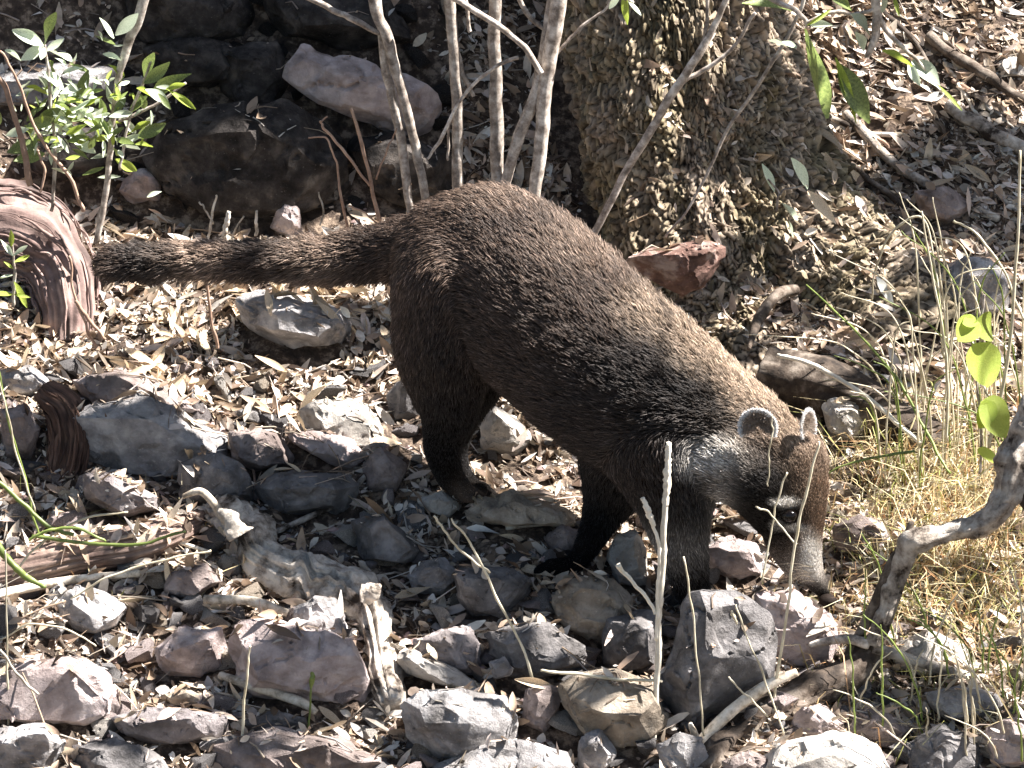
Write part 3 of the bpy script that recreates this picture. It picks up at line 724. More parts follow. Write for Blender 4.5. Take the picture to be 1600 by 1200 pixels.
def litter():
    N = 46000
    px = rng.uniform(-80, 1680, N); py = rng.uniform(-60, 1260, N)
    pos = []; nor = []; keepi = []
    dens = np.ones(N)
    # stones stay mostly clear in the lower part; thick litter in the sunny strip behind and on the right
    for i in range(N):
        x, y_ = px[i], py[i]
        d = .62
        if 380 < y_ < 600 and x < 660: d = 1
        if x > 1200: d = .95
        if y_ < 350 and x < 700: d = .12
        d *= float(np.clip(1.0+1.1*vn(x*.011, y_*.02, 0, 55), .25, 1.6))
        if rng.uniform() > d: continue
        g = G(round(x/6)*6, round(y_/6)*6); gx = g[0]+rng.normal(0, .006); gy = g[1]+rng.normal(0, .01)
        z, n = drop(gx, gy)
        hgt = z-float(tf(gx, gy))
        if hgt > .012 and rng.uniform() < (.66 if (1000 < x < 1460 and y_ > 330 and y_ < 640) else .35 if (x < 330 and 790 < y_ < 920) else .88): continue
        if n.z < .3 and rng.uniform() < .8: continue
        pos.append((gx, gy, z)); nor.append(n); keepi.append(i)
    pos = np.array(pos); nor = np.array(nor); nor = nor+np.array([0, 0, .6]); k = len(pos)
    pos[:, 2] += rng.uniform(.0, .007, k)
    ln = rng.lognormal(math.log(.0145), .62, k).clip(.004, .05); wd = np.minimum(ln*rng.uniform(.07, .34, k), .0065)
    ci = rng.integers(0, len(LEAFCOLS), k); cols = np.array(LEAFCOLS)[ci]*rng.uniform(.6, 1.05, (k, 1)); cols = np.clip(cols*1.08, 0, .92)
    yaw = rng.uniform(0, 6.28, k)
    r = pos[:, 0] > .35
    yaw[r] = rng.normal(-.55, .6, r.sum())
    # crumbs of broken leaf between them
    nc = 24000; j = rng.integers(0, k, nc); p2 = pos[j]+rng.normal(0, .009, (nc, 3))*np.array([1, 1, 0]); 
    onear = pos[j][:, 2]-tf(pos[j][:, 0], pos[j][:, 1]) < .012; p2 = p2[onear]; j = j[onear]; nc = len(p2)
    p2[:, 2] = tf(p2[:, 0], p2[:, 1])+rng.uniform(.0005, .004, nc)
    l2 = rng.uniform(.002, .008, nc)
    pos = np.vstack([pos, p2]); nor = np.vstack([nor, nor[j]]); ln = np.r_[ln, l2]; wd = np.r_[wd, l2*rng.uniform(.12, .4, nc)]
    cols = np.vstack([cols, np.array(LEAFCOLS)[rng.integers(0, len(LEAFCOLS), nc)]*rng.uniform(.4, 1, (nc, 1))]); yaw = np.r_[yaw, rng.uniform(0, 6.28, nc)]; k = len(pos)
    o = scatter_leaves('leaf_litter', pos, nor, ln, wd, yaw, rng.normal(0, .55, k), rng.normal(0, .6, k), cols, M['litter'])
    tag(o, 'thick litter of narrow dry tan leaves between the stones', 'leaf litter', kind='stuff')
litter()

def twigs_stuff():
    k = 2600; Vs = []; Fs = []; off = 0; cs = []
    for i in range(k):
        px = rng.uniform(-60, 1660); py = rng.uniform(-40, 1240); 
        if py < 360 and px < 700 and rng.uniform() < .5: continue
        g = G(round(px/6)*6, round(py/6)*6); x, y = g[0]+rng.normal(0, .006), g[1]+rng.normal(0, .006)
        a = rng.uniform(0, 6.28) if px < 1150 else rng.normal(-.5, .55); l = rng.lognormal(math.log(.03), .5)*.5
        d = np.array([math.cos(a), math.sin(a)])
        z0, _ = drop(x-d[0]*l, y-d[1]*l); z1, _ = drop(x+d[0]*l, y+d[1]*l)
        if abs(z1-z0) > 1.1*l: continue
        p0 = np.array([x-d[0]*l, y-d[1]*l, z0+.002]); p1 = np.array([x+d[0]*l, y+d[1]*l, z1+.002]); pm = np.array([x, y, (z0+z1)/2+.003])
        r0 = rng.uniform(.0004, .0013)
        V, F = tube_np(np.array([p0, pm+rng.normal(0, .002, 3), p1]), [r0, r0*.9, r0*.5], 4, caps=False)
        Vs.append(V); Fs.append(F+off); off += len(V); c = np.array(LEAFCOLS[int(rng.integers(len(LEAFCOLS)))])*rng.uniform(.35, 1); cs.append(np.repeat([c], len(V), 0))
    me = mesh_np('twig_litter', np.vstack(Vs), np.vstack(Fs), cols=np.vstack(cs))
    tag(link('twig_litter', me, None, M['litter']), 'scattered thin broken twigs all over the slope', 'twig litter', kind='stuff')
twigs_stuff()

def gravel():
    base = np.array([(0, 0, .6), (1, 0, 0), (.2, .9, .1), (-.8, .5, 0), (-.7, -.6, .1), (.4, -.9, 0), (0, 0, -.5)], float)
    tri = np.array([(0, 1, 2), (0, 2, 3), (0, 3, 4), (0, 4, 5), (0, 5, 1), (6, 2, 1), (6, 3, 2), (6, 4, 3), (6, 5, 4), (6, 1, 5)])
    k = 7000; P = []; 
    for i in range(k):
        px = rng.uniform(-60, 1660); py = rng.uniform(300, 1250)
        g = G(round(px/6)*6, round(py/6)*6); x, y = g[0]+rng.normal(0, .008), g[1]+rng.normal(0, .008)
        z, n = drop(x, y)
        if z-float(tf(x, y)) > .01: continue
        P.append((x, y, z))
    P = np.array(P); k = len(P)
    sz = rng.lognormal(math.log(.0035), .45, k).clip(.0015, .009)[:, None, None]
    a = rng.uniform(0, 6.28, k); ca, sa = np.cos(a)[:, None], np.sin(a)[:, None]
    B = base[None]*rng.uniform(.7, 1.3, (k, 7, 3)); x = B[..., 0]*ca-B[..., 1]*sa; y = B[..., 0]*sa+B[..., 1]*ca
    V = np.stack([x, y, B[..., 2]], -1)*sz+P[:, None]
    cols = np.array([srgb(c) for c in ('8d8987', 'a88f88', 'b8a892', 'c9c2b6', '6a6867', '7d6757')])[rng.integers(0, 6, k)]
    me = mesh_np('gravel', V.reshape(-1, 3), (np.arange(k)[:, None, None]*7+tri[None]).reshape(-1, 3), smooth=False, cols=np.repeat(cols, 7, 0))
    tag(link('gravel', me, None, M['litter']), 'fine broken gravel between the rocks', 'gravel', kind='stuff')
gravel()

# bigger dry leaves that can be picked out one by one
big_leaf = []
for i in range(8):
    V, F = leaf_proto(0, 7, 200+i); V = V*np.array([1, .12 if i % 3 else .17, .6]); V[:, 0] -= .5
    me = mesh_np('dry_leaf', V, F); me.materials.append(M['dryleaf']); big_leaf.append(me)
def big_leaves():
    spots = []
    for i in range(235):
        t = rng.uniform()
        if t < .4: px, py = rng.uniform(0, 640), rng.uniform(440, 640)
        elif t < .7: px, py = rng.uniform(1150, 1600), rng.uniform(250, 1000)
        else: px, py = rng.uniform(0, 1600), rng.uniform(650, 1190)
        spots.append((px, py))
    for px, py in spots:
        g = G(px, py); x, y = g[0], g[1]; z, n = drop(x, y)
        if n.z < .35: continue
        o = link('dry_leaf', big_leaf[int(rng.integers(8))])
        l = rng.uniform(.022, .055)
        o.scale = (l, l, l); o.location = (x, y, z+.004)
        q = Vector((0, 0, 1)).rotation_difference((n+Vector((0, 0, .5))).normalized())
        o.rotation_euler = (q @ Quaternion((0, 0, 1), rng.uniform(0, 6.28)) @ Quaternion((0, 1, 0), rng.normal(0, .45)) @ Quaternion((1, 0, 0), rng.normal(0, .5))).to_euler()
        tag(o, ('long ' if l > .034 else 'short ')+'curled dry tan leaf fallen '+where(px, py), 'leaf', 'large dry leaves fallen on the slope')
big_leaves()

# ------------------------------------------------------------------ dead wood
def stick(pts, m, label, cat='stick', name='stick', **k):
    return tag(ptube(name, pts, M[m], None, **k), label, cat)

def branch_thing(name, label, cat, main, others, m, partname='branch', **k):
    o = ptube(name, main, M[m], None, **k); tag(o, label, cat)
    for nm, pts, mm, kw in others:
        c = ptube(nm, pts, M[mm], None, **kw)
        c.parent = o; c.matrix_parent_inverse = Matrix.Translation(-o.location)
    return o

branch_thing('dead_branch', 'gnarled grey dead branch with a knotted hollow end lying left of centre', 'branch',
    [(325,800,17),(352,806,27),(388,826,33),(405,868,30),(445,893,33),(500,905,31),(548,925,34),(580,958,25),(590,1000,18),(602,1060,22),(612,1105,18)],
    [('twig', [(286,776,4,-.26),(312,768,6,-.265),(330,782,6,-.27),(348,806,7,-.27)], 'palewood', dict(sides=7)),
     ('knot', [(572,930,18,-.425),(586,922,10,-.43),(594,914,4,-.432)], 'wood', dict(sides=20, rough=.4, rscale=90, n=30)),
     ('knot', [(374,838,20,-.33),(362,818,15,-.325),(350,805,10,-.32),(340,799,6,-.318)], 'wood', dict(sides=20, rough=.4, rscale=90, n=34))], 'wood', sides=48, n=200, rough=.20, grooves=.32, wob=.0012, rscale=34)
fibre_log('curled_bark', [(70,610,20,-.08),(100,640,26,-.10),(108,690,28,-.12),(98,740,26,-.14),(80,770,16,-.15)], 'brown curled piece of bark standing beside the grey boulder at left', 'bark', base='8c7868')
branch_thing('dark_log', 'long dark fallen log running down to the bottom at lower right', 'log',
    [(1375,1010,20,-.47),(1330,1045,23,-.49),(1270,1080,26,-.52),(1200,1118,27,-.55),(1130,1170,28,-.59),(1070,1230,28,-.63)],
    [('branch', [(1365,1012,9,-.49),(1420,1030,8,-.49),(1470,1045,8,-.485),(1520,1062,10,-.48),(1565,1085,8,-.48)], 'wood', dict(sides=10, rough=.2)),
     ('twig', [(1358,1006,9,-.49),(1325,998,7,-.49),(1290,1002,6,-.485),(1265,1008,4,-.48)], 'stem', dict(sides=8, rough=.2))],
    'darkwood', sides=28, n=110, rough=.2, grooves=.2, rscale=40)
branch_thing('forked_branch', 'bare grey forked branch reaching in from the right edge', 'branch',
    [(1650,600,19.2,-.44),(1605,665,20.8,-.45),(1582,730,20.8,-.46),(1574,775,19.2,-.465),(1540,812,16.0,-.47),(1480,832,13.6,-.475),(1422,852,17.6,-.48),(1402,900,12.8,-.48),(1384,955,12.0,-.485),(1366,1008,10.4,-.49)],
    [('branch', [(1425,815,4.0,-.47),(1412,850,7.2,-.472),(1392,885,8.8,-.475),(1370,940,8.8,-.478),(1335,1005,7.2,-.48),(1318,1035,5.6,-.485)], 'darkwood', dict(sides=10, rough=.2)),
     ('stub', [(1598,770,16.0,-.46),(1610,785,14.4,-.47),(1625,800,11.2,-.48)], 'darkwood', dict(sides=12, rough=.2))],
    'wood', sides=24, n=140, rough=.30, grooves=.28, rscale=50)
branch_thing('bleached_stick', 'bleached forked stick standing between the dark boulder and the dark log', 'stick',
    [(1075,1215,14,-.60),(1088,1180,12,-.60),(1105,1148,9,-.59),(1150,1105,9,-.575),(1200,1070,8,-.56),(1245,1050,6,-.55)],
    [('fork', [(1092,1175,8,-.60),(1086,1150,6,-.60),(1078,1130,3,-.60)], 'palewood', dict(sides=8))], 'palewood', sides=14, n=60, rough=.14)
stick([(-30,948,7),(60,928,7),(150,912,6),(250,905,6)], 'palewood', 'long pale dry stick lying in front of the rotten log', sides=8, lift=2.5)
stick([(1195,580,40,-.02),(1290,608,42,-.05),(1380,650,38,-.09),(1470,700,30,-.13)], 'darkwood', 'thick dark brown log lying behind the head', cat='log', name='fallen_log', sides=36, n=100, rough=.13, grooves=.14)
stick([(400,850,4),(470,820,5),(530,790,5),(580,740,4)], 'wood', 'thin curved grey twig above the gnarled dead branch', sides=6, lift=2)
stick([(630,1030,3),(680,1060,3),(740,1090,4),(790,1110,3)], 'wood', 'thin twig on the pale long stone right of the dead branch', sides=6, lift=2)
stick([(320,960,7),(390,965,8),(450,978,6)], 'palewood', 'short split pale stick resting on the big squared block', sides=8, lift=4)
stick([(345,1075,6),(400,1100,8),(470,1120,7),(495,1130,5)], 'palewood', 'bleached stick below the big squared block', sides=8, lift=4)
stick([(1170,545,3,-.03),(1185,500,8,.04),(1215,460,9,.08),(1245,452,8,.1)], 'darkwood', 'short dark crooked stick leaning on the trunk base', sides=10, rough=.2)
stick([(240,830,2),(270,850,3),(330,870,3)], 'palewood', 'tiny pale twig left of the dead branch', sides=5, lift=3)
stick([(790,830,4),(860,822,5),(930,815,4)], 'palewood', 'pale dry stick lying between the front and hind legs', sides=7, lift=2)
for pts, lab in (
    ([(1320,180,8),(1400,260,9),(1470,300,8),(1560,345,7)], 'long grey root crossing the right bank'),
    ([(1330,260,5),(1420,330,5),(1510,390,4)], 'thin straight stick on the right bank below the root'),
    ([(1240,160,4),(1330,200,5),(1400,215,4)], 'pale twig on the right bank beside the trunk'),
    ([(1450,60,10),(1530,120,10),(1620,170,9)], 'dark branch lying high on the right bank'),
    ([(1480,170,12),(1540,210,13),(1620,250,12)], 'thick grey branch lying on the right bank at the edge'),
    ([(1300,330,4),(1390,370,4),(1450,420,4)], 'brown stick lying below the trunk root'),
    ([(1380,20,5),(1440,80,5),(1470,150,4)], 'thin branch near the top right')):
    stick(pts, 'wood' if 'grey' in lab or 'pale' in lab else 'darkwood', lab, sides=8, rough=.2, lift=1.2, wob=.003)

for q in range(30):
    if q < 18: a = (rng.uniform(1260, 1560), rng.uniform(40, 480)); an = rng.normal(.6, .35)
    else: a = (rng.uniform(40, 1500), rng.uniform(470, 1150)); an = rng.uniform(0, 6.28)
    l = rng.uniform(50, 130); r0 = rng.uniform(2, 5)
    if 600 < a[0] < 1300 and a[1] < 900: continue
    pts = [(a[0]+l*t*math.cos(an)+rng.normal(0, 4), a[1]+l*t*math.sin(an)*.8+rng.normal(0, 4), r0*(1-.5*t)) for t in (0, .35, .7, 1)]
    tag(ptube('fallen_twig', pts, M[('wood', 'palewood', 'darkwood', 'redstem')[q % 4]], None, sides=7, rough=.2, lift=1.6, wob=.002), ('long ' if l > 90 else 'short ')+('grey', 'pale', 'dark', 'reddish')[q % 4]+' crooked twig lying '+where(*a), 'twig', 'fallen twigs on the slope')

# ------------------------------------------------------------------ bare shrub behind the rump, saplings, plants
def plant(name, label, cat, stems, mats='stem', base=None):
    root = empty(name, base if base is not None else W(*stems[0][0][:2], stems[0][0][3]))
    tag(root, label, cat)
    for st in stems:
        o = ptube('stem', st, M[mats], None, sides=9, n=max(8, len(st)*9), rough=.10, wob=.0012)
        o.parent = root; o.matrix_parent_inverse = Matrix.Translation(-root.location)
    return root
def K(y, *pts): return [(a, b, c, y+.0*i) for i, (a, b, c) in enumerate(pts)]
shrub = plant('bare_shrub', 'leafless many-stemmed shrub rising behind the rump', 'shrub', [
    K(.06, (668,330,7),(652,245,7),(632,160,8),(612,80,9),(590,20,9),(575,-60,9)),
    K(.07, (640,335,7),(632,255,7),(618,170,8),(600,90,7),(588,-40,6)),
    K(.08, (716,330,9),(716,220,9),(712,140,9),(706,60,9),(702,-60,10)),
    K(.09, (778,310,10),(776,190,11),(773,90,10),(772,-60,9)),
    K(.075, (832,335,9),(843,240,10),(852,150,11),(864,60,12),(882,-60,13)),
    K(.08, (778,320,8),(806,230,9),(832,160,10),(846,105,9),(860,20,8),(868,-50,7)),
    K(.06, (846,115,5),(815,70,5),(770,35,5),(715,0,5),(680,-30,5)),
    K(.085, (740,150,3),(725,120,4),(713,80,4)),
    K(.07, (668,248,2),(690,215,3),(725,150,3),(772,105,3),(810,90,3)),
    K(.08, (850,45,4),(820,15,4),(800,-30,4)),
    K(.06, (592,50,4),(560,35,5),(520,15,5),(470,-10,5),(420,-40,4)),
    K(.08, (860,95,3),(900,50,3),(940,20,2),(970,-20,2)),
    K(.07, (735,50,3),(730,20,3),(725,-30,3)),
    K(.09, (700,250,2),(705,190,2),(735,130,2)),
])
plant('bare_sapling', 'single slanting brown sapling in front of the tree trunk', 'sapling', [
    K(.10, (905,400,6),(930,360,6),(975,275,6),(1020,200,7),(1062,130,7),(1098,75,6),(1120,30,5),(1150,-40,5)),
    K(.10, (1098,75,3),(1104,30,3),(1106,-30,3)),
    K(.10, (1060,130,4),(1100,110,4),(1150,70,3),(1180,20,3))])
plant('thin_sapling', 'very thin dark twig slanting across the bark', 'sapling', [
    K(.05, (1040,370,2),(1085,310,2),(1140,200,3),(1200,110,3),(1245,30,3),(1260,-30,3))])
plant('red_twig', 'small reddish forked twig plant standing in front of the huge dark boulder', 'twig', [
    K(.06, (592,345,3.75),(580,290,3.00),(565,220,3.00),(548,170,2.25)),
    K(.06, (578,290,2.25),(545,245,2.25),(510,205,2.25),(500,190,1.50)),
    K(.06, (542,360,2.25),(532,300,2.25),(525,250,1.50),(508,215,1.50),(482,215,1.20)),
    K(.06, (545,322,1.50),(565,330,1.50),(592,350,1.50)),
    K(.06, (588,280,1.50),(605,235,1.50),(620,200,1.12)),
    K(.06, (500,190,1.12),(512,182,1.12))], 'redstem')

plant('dead_herb', 'thin dry upright stems between the tail and the huge dark boulder', 'plant', [
    K(.04, (325,375,2),(330,345,2),(338,305,1.5)), K(.04, (333,350,1.5),(318,325,1.5),(312,315,1.2)), K(.04, (400,368,2.5),(401,350,2.5),(402,330,2)),
    K(.03, (350,372,3),(354,350,4),(358,330,3)), K(.04, (362,374,1.5),(372,350,1.5),(380,338,1.2)), K(.04, (500,352,1.5),(505,325,1.5),(498,300,1.2))], 'palewood')
plant('bare_plant', 'reddish bare stems rising at the far left edge behind the stump', 'plant', [
    K(.05, (48,290,5),(38,240,5),(22,180,4),(4,130,4),(-20,90,3)), K(.05, (130,330,3),(110,280,3),(60,210,2.5),(30,130,2),(0,80,2)), K(.04, (62,300,2),(70,270,2),(60,235,1.5))], 'redstem')
plant('thin_plant', 'thin reddish dry stems standing in the sunny litter below the tail', 'plant', [
    K(-.02, (340,545,2.5),(330,500,2.5),(322,440,2.5),(318,410,2)), K(-.02, (150,540,2),(130,500,2),(115,450,2),(108,400,1.6)), K(-.02, (118,470,3),(140,500,3),(165,530,2))], 'redstem')

def leaf_mesh(kind, seed, wid=.2, n=8):
    V, F = leaf_proto(kind, n, seed); V = V*np.array([1, wid, .6]); return mesh_np('leaf', V, F)
LM = {}
for m in ('olive', 'sage', 'lime', 'green', 'straw', 'dryleaf'):
    for i in range(5):
        me = leaf_mesh(0, 300+i, .17); me.materials.append(M[m]); LM[(m, i)] = me
for i in range(5):
    me = leaf_mesh(2, 340+i, .42); me.materials.append(M['lime']); LM[('heart', i)] = me
def aim_leaf(parent, p, d, nrm, length, m, width=1.0):
    """leaf from point p along d, blade facing nrm"""
    o = link('leaf', LM[(m, int(rng.integers(5)))]); d = Vector(d).normalized(); nv = Vector(nrm)
    yv = nv.cross(d).normalized(); zv = d.cross(yv)
    Mx = Matrix((d, yv, zv)).transposed().to_4x4()
    Mx = Matrix.Translation(Vector(p)) @ Mx @ Matrix.Diagonal((length, length*width, length, 1))
    o.matrix_world = Mx
    if parent: 
        o.parent = parent; o.matrix_parent_inverse = Matrix.Translation(-parent.location)
    return o
def px_leaf(parent, a, b, y, m, width=1.0, nrm=None, y2=None):
    p = W(a[0], a[1], y); q = W(b[0], b[1], y+rng.uniform(-.02, .02) if y2 is None else y2)
    d = q-p; n_ = nrm if nrm is not None else (rng.normal(.35, .35), -.6+rng.normal(0, .3), .55)
    return aim_leaf(parent, p, d, n_, float(np.linalg.norm(d)), m, width)

# leafy plant at upper left
lp = plant('leafy_plant', 'leafy plant with narrow silvery green leaves in the upper left', 'plant', [
    K(.12, (150,380,5),(168,290,5),(175,200,5),(185,120,6),(205,60,8),(232,-20,9)),
    K(.10, (80,330,3),(85,250,3),(78,150,3),(70,70,2)),
    K(.10, (188,265,2.5),(195,210,2.5),(215,150,2.5),(240,90,2)),
    K(.12, (175,200,3),(120,170,2.5),(90,150,2)),
    K(.12, (185,190,3),(240,165,2.5),(290,130,2))])
for a, b, m, wd in [((70,75),(18,48),'sage',1.1),((70,75),(60,95),'sage',1.2),((75,78),(112,100),'sage',1.3),((70,70),(92,18),'olive',1),((68,72),(30,95),'sage',1.2),((72,80),(100,60),'sage',1),
    ((178,60),(150,30),'sage',1.4),((180,55),(215,20),'sage',1.2),((180,70),(145,60),'olive',1.2),((190,95),(160,85),'sage',1),
    ((225,130),(270,95),'olive',1),((225,130),(245,80),'olive',.9),((230,150),(200,180),'olive',1),((262,140),(305,178),'lime',.6),((240,150),(300,115),'olive',.9),((225,140),(262,160),'sage',1.3),
    ((75,165),(110,205),'sage',1.4),((80,150),(55,120),'sage',1.3),((90,160),(130,140),'olive',1.4),((95,170),(60,190),'olive',1.3),((85,185),(40,200),'olive',1.2),((100,200),(140,220),'sage',1.3),
    ((120,170),(160,150),'lime',.5),((130,190),(170,200),'olive',1.2),((60,225),(10,235),'olive',1.4),((70,240),(20,255),'olive',1.2),((110,215),(150,240),'sage',1.2),((200,210),(240,190),'lime',.5),
    ((215,215),(262,195),'olive',1.1),((220,225),(235,200),'lime',.5),((120,150),(140,110),'olive',1.1),((100,140),(70,110),'sage',1.2)]:
    px_leaf(lp, a, b, .10+rng.uniform(-.03, .03), m, wd*1.15)
for i in range(210):
    a = (rng.normal(125, 60), rng.normal(185, 42)); an = rng.uniform(0, 6.28); l = rng.uniform(10, 40)
    px_leaf(lp, a, (a[0]+l*math.cos(an), a[1]+l*math.sin(an)*.8), .10+rng.uniform(-.05, .05), ['sage', 'olive', 'sage', 'sage', 'lime'][int(rng.integers(5))], rng.uniform(.6, 1.2))
lp2 = plant('small_leafy_plant', 'small bright green seedling against the stump at the left edge', 'plant', [K(-.02, (20,480,2.5),(22,430,2.5),(18,380,2))])
for a, b in [((20,400),(0,375)),((20,400),(48,385)),((22,410),(45,400)),((20,430),(-5,440)),((22,440),(38,480)),((18,385),(12,355)),((20,460),(-20,462)),((22,460),(48,465)),((20,420),(5,410))]:
    px_leaf(lp2, a, b, -.03, 'lime' if rng.uniform() < .5 else 'sage', .8)

# large-leaved sapling at upper right
ls = plant('broadleaf_sapling', 'sapling with long broad hanging leaves at the upper right', 'sapling', [
    K(-.02, (1150,-30,5),(1200,-5,4),(1245,18,4),(1262,40,3)),
    K(-.02, (1365,-20,8),(1370,20,7),(1365,60,6),(1355,90,4)),
    K(-.02, (1370,20,5),(1392,55,4),(1430,90,3),(1462,130,2)),
    K(-.02, (1260,35,3),(1300,20,3),(1340,22,3),(1368,15,3))])
for a, b, m, wd in [((1257,45),(1265,195),'olive',1.15),((1240,18),(1160,0),'olive',.9),((1260,40),(1300,15),'lime',.5),((1310,100),(1358,195),'olive',1.2),((1305,90),(1340,195),'lime',.4),
    ((1330,22),(1358,55),'sage',1.3),((1350,80),(1335,50),'sage',1.2),((1378,80),(1425,105),'lime',.5),((1425,95),(1470,140),'sage',1.6),((1420,98),(1440,138),'sage',1.1),((1462,130),(1500,178),'lime',.45),
    ((1395,-10),(1405,28),'lime',.6),((1378,20),(1375,-20),'sage',1.2),((1245,75),(1200,68),'sage',.9),((1260,35),(1300,40),'sage',1),((1290,-15),(1330,15),'olive',1.1),((1205,-10),(1150,-5),'olive',.9)]:
    px_leaf(ls, a, b, -.02+rng.uniform(-.02, .02), m, wd)
lz = plant('drooping_seedling', 'thin seedling with three pale drooping leaves against the bark', 'plant', [K(-.03, (1212,330,2),(1220,300,2),(1262,290,1.5)), K(-.03, (1220,305,1.5),(1200,280,1.5))])
for a, b, m, wd in [((1210,300),(1193,255),'sage',1),((1262,295),(1240,245),'sage',1.4),((1262,298),(1306,350),'dryleaf',.9),((1222,318),(1240,350),'sage',1.3),((1232,345),(1234,375),'sage',.8)]:
    px_leaf(lz, a, b, -.03, m, wd)
tw = plant('hanging_twig', 'leafy twig tip hanging in at the top beside the stems', 'twig', [K(.0, (960,-30,3),(975,-5,2.5),(988,5,2))])
for a, b, m in [((975,-10),(985,38),'lime'),((980,0),(1000,28),'sage'),((970,-12),(950,10),'sage')]: px_leaf(tw, a, b, 0, m, 1)

# heart-leaved vine on the right
vine = plant('green_vine', 'bright yellow-green heart-leaved vine among grasses at the right', 'vine', [K(-.30, (1530,740,2),(1532,660,2),(1528,590,2),(1532,510,2),(1538,460,2)), K(-.30, (1532,600,1.5),(1545,620,1.5),(1552,640,1.5))])
for a, b, wd in [((1522,498),(1495,535),1),((1530,495),(1546,530),1),((1532,535),(1530,608),1.0),((1540,622),(1560,690),.9),((1545,625),(1528,670),.8),((1530,700),(1560,728),.6),((1525,500),(1500,505),.8)]:
    px_leaf(vine, a, b, -.31, 'heart', wd*1.15, nrm=(.45, -.6, .6))

# ------------------------------------------------------------------ grass
def blade(pts, m, label, y=None, cat='grass blade', name='grass_stalk', heads=None, group=None, sides=6, flat=False):
    th_ = 1 if m == 'whitestalk' else .72
    o = ptube(name, [(p[0], p[1], p[2]*th_, p[3] if len(p) > 3 else y) for p in pts], M[m], None, sides=sides, n=max(14, len(pts)*9), rough=.22, wob=.0012, rscale=200)
    if heads:
        hv = []; 
        c = ptube('seed_head', [(p[0], p[1], p[2], y) for p in heads], M[m], None, sides=7, n=26, rough=.5, rscale=400)
        c.parent = o; c.matrix_parent_inverse = Matrix.Translation(-o.location)
    return tag(o, label, cat, group)
YF = -.50
blade([(1022,1168,4.5),(1025,1080,4.5),(1030,960,5),(1036,850,5),(1042,760,4)], 'whitestalk', 'tallest bright white stalk standing in front of the near front leg', YF-.08, heads=[(1040,790,4),(1043,740,5.5),(1044,692,4)])
blade([(1026,1000,3),(1028,930,3.5),(1030,860,3),(1020,820,3),(1010,790,3)], 'whitestalk', 'shorter white stalk bent left beside the tallest one', YF-.082, heads=[(1022,822,3),(1012,798,5),(1004,778,3)])
blade([(1024,960,3),(1012,935,3),(985,905,3),(965,882,4)], 'whitestalk', 'small side stalk leaning left off the white stalks', YF-.083)
blade([(1198,1188,4),(1210,1080,3.5),(1232,930,3),(1245,830,3),(1262,760,3),(1280,690,2)], 'straw', 'long pale stalk rising in front of the muzzle', YF-.06)
blade([(872,1170,3.5),(845,1100,3.5),(815,1010,3),(775,930,3),(740,860,2.5),(705,810,2)], 'straw', 'long slanting grass stalk crossing the dark stones in the centre', YF-.03)
blade([(765,895,2.5),(720,860,2.5),(690,825,2.5),(678,806,3)], 'straw', 'short slanting stalk forking from the long central one', YF-.02)
blade([(374,1205,3),(380,1120,3),(387,1050,2.5),(391,1010,2)], 'straw', 'thin upright stalk in front of the big squared block', YF-.1)
blade([(478,1160,2.5),(484,1110,2.5),(486,1060,2)], 'green', 'short green-grey stem in front of the lit block face', YF-.08, heads=[(486,1075,2),(488,1060,4),(487,1050,2)])
blade([(1035,1065,3),(960,1060,3.5),(890,1052,3.5),(845,1048,3)], 'straw', 'horizontal pale straw lying left from the white stalks', -.58)
blade([(10,1200,2.5),(12,1080,2.5),(10,960,2),(8,860,2)], 'straw', 'thin vertical stalk at the far left bottom', YF-.05)
blade([(60,840,2.5),(42,760,2.5),(20,680,2.5),(2,600,2),(-10,540,2)], 'green', 'long thin green stalk leaning at the left edge', -.3)
blade([(1100,1150,2),(1090,1050,2),(1082,950,2),(1068,870,2)], 'straw', 'thin dark straw in front of the largest dark boulder', -.6)
blade([(1225,1150,2),(1195,1060,2),(1170,1000,2),(1150,945,2)], 'straw', 'thin straw with side tips over the largest dark boulder', -.6, heads=[(1152,975,1.5),(1146,962,3),(1143,955,1.5)])
blade([(1200,1120,2),(1165,1085,2),(1138,1058,2)], 'straw', 'short slanting straw above the bleached forked stick', -.6)
blade([(1190,910,1.8),(1205,830,2),(1215,780,2),(1230,738,2)], 'straw', 'thin pale straw passing in front of the cheek', -.45)
blade([(1245,850,2),(1215,820,2),(1200,800,2),(1182,792,2.5)], 'straw', 'tiny curved seed stem in front of the eye', -.46)
blade([(1200,760,1.8),(1202,720,1.8),(1206,680,1.8),(1207,650,1.5)], 'straw', 'very thin straw touching the near ear', -.45)
blade([(1440,692,4,-.22),(1400,660,4,-.20),(1340,612,4,-.17),(1270,570,4,-.14),(1215,555,3,-.12)], 'whitestalk', 'bright white arching blade above the dark log', None)
blade([(1485,740,3,-.25),(1450,680,3,-.22),(1400,590,3,-.18),(1340,520,2.5,-.12),(1260,445,2,-.05)], 'green', 'long green arching blade crossing behind the head', None)
blade([(1210,870,2),(1260,780,2),(1300,735,2),(1370,715,3),(1430,705,3)], 'green', 'nearly level green blade right of the ears', -.33)
# sweeping green blades at lower left
blade([(-20,740,5,-.42),(40,790,5,-.43),(80,825,4.5,-.44),(115,835,4,-.44)], 'green', 'thick green blade arching in from the left edge', None)
blade([(-20,830,9,-.46),(20,880,8,-.47),(45,905,7,-.475),(70,918,4,-.48)], 'green', 'broad green blade cut by the left edge', None)
blade([(50,838,4),(140,850,4),(220,850,3.5),(290,830,3)], 'green', 'long level green blade over the rotten log', -.46)
blade([(45,845,3),(80,828,3),(120,826,3),(165,846,2.5)], 'green', 'small arched green blade over the rotten log', -.465)
blade([(0,1015,3),(30,1055,3),(60,1085,3)], 'palewood', 'short bleached stem on the flat pink rock', -.66)

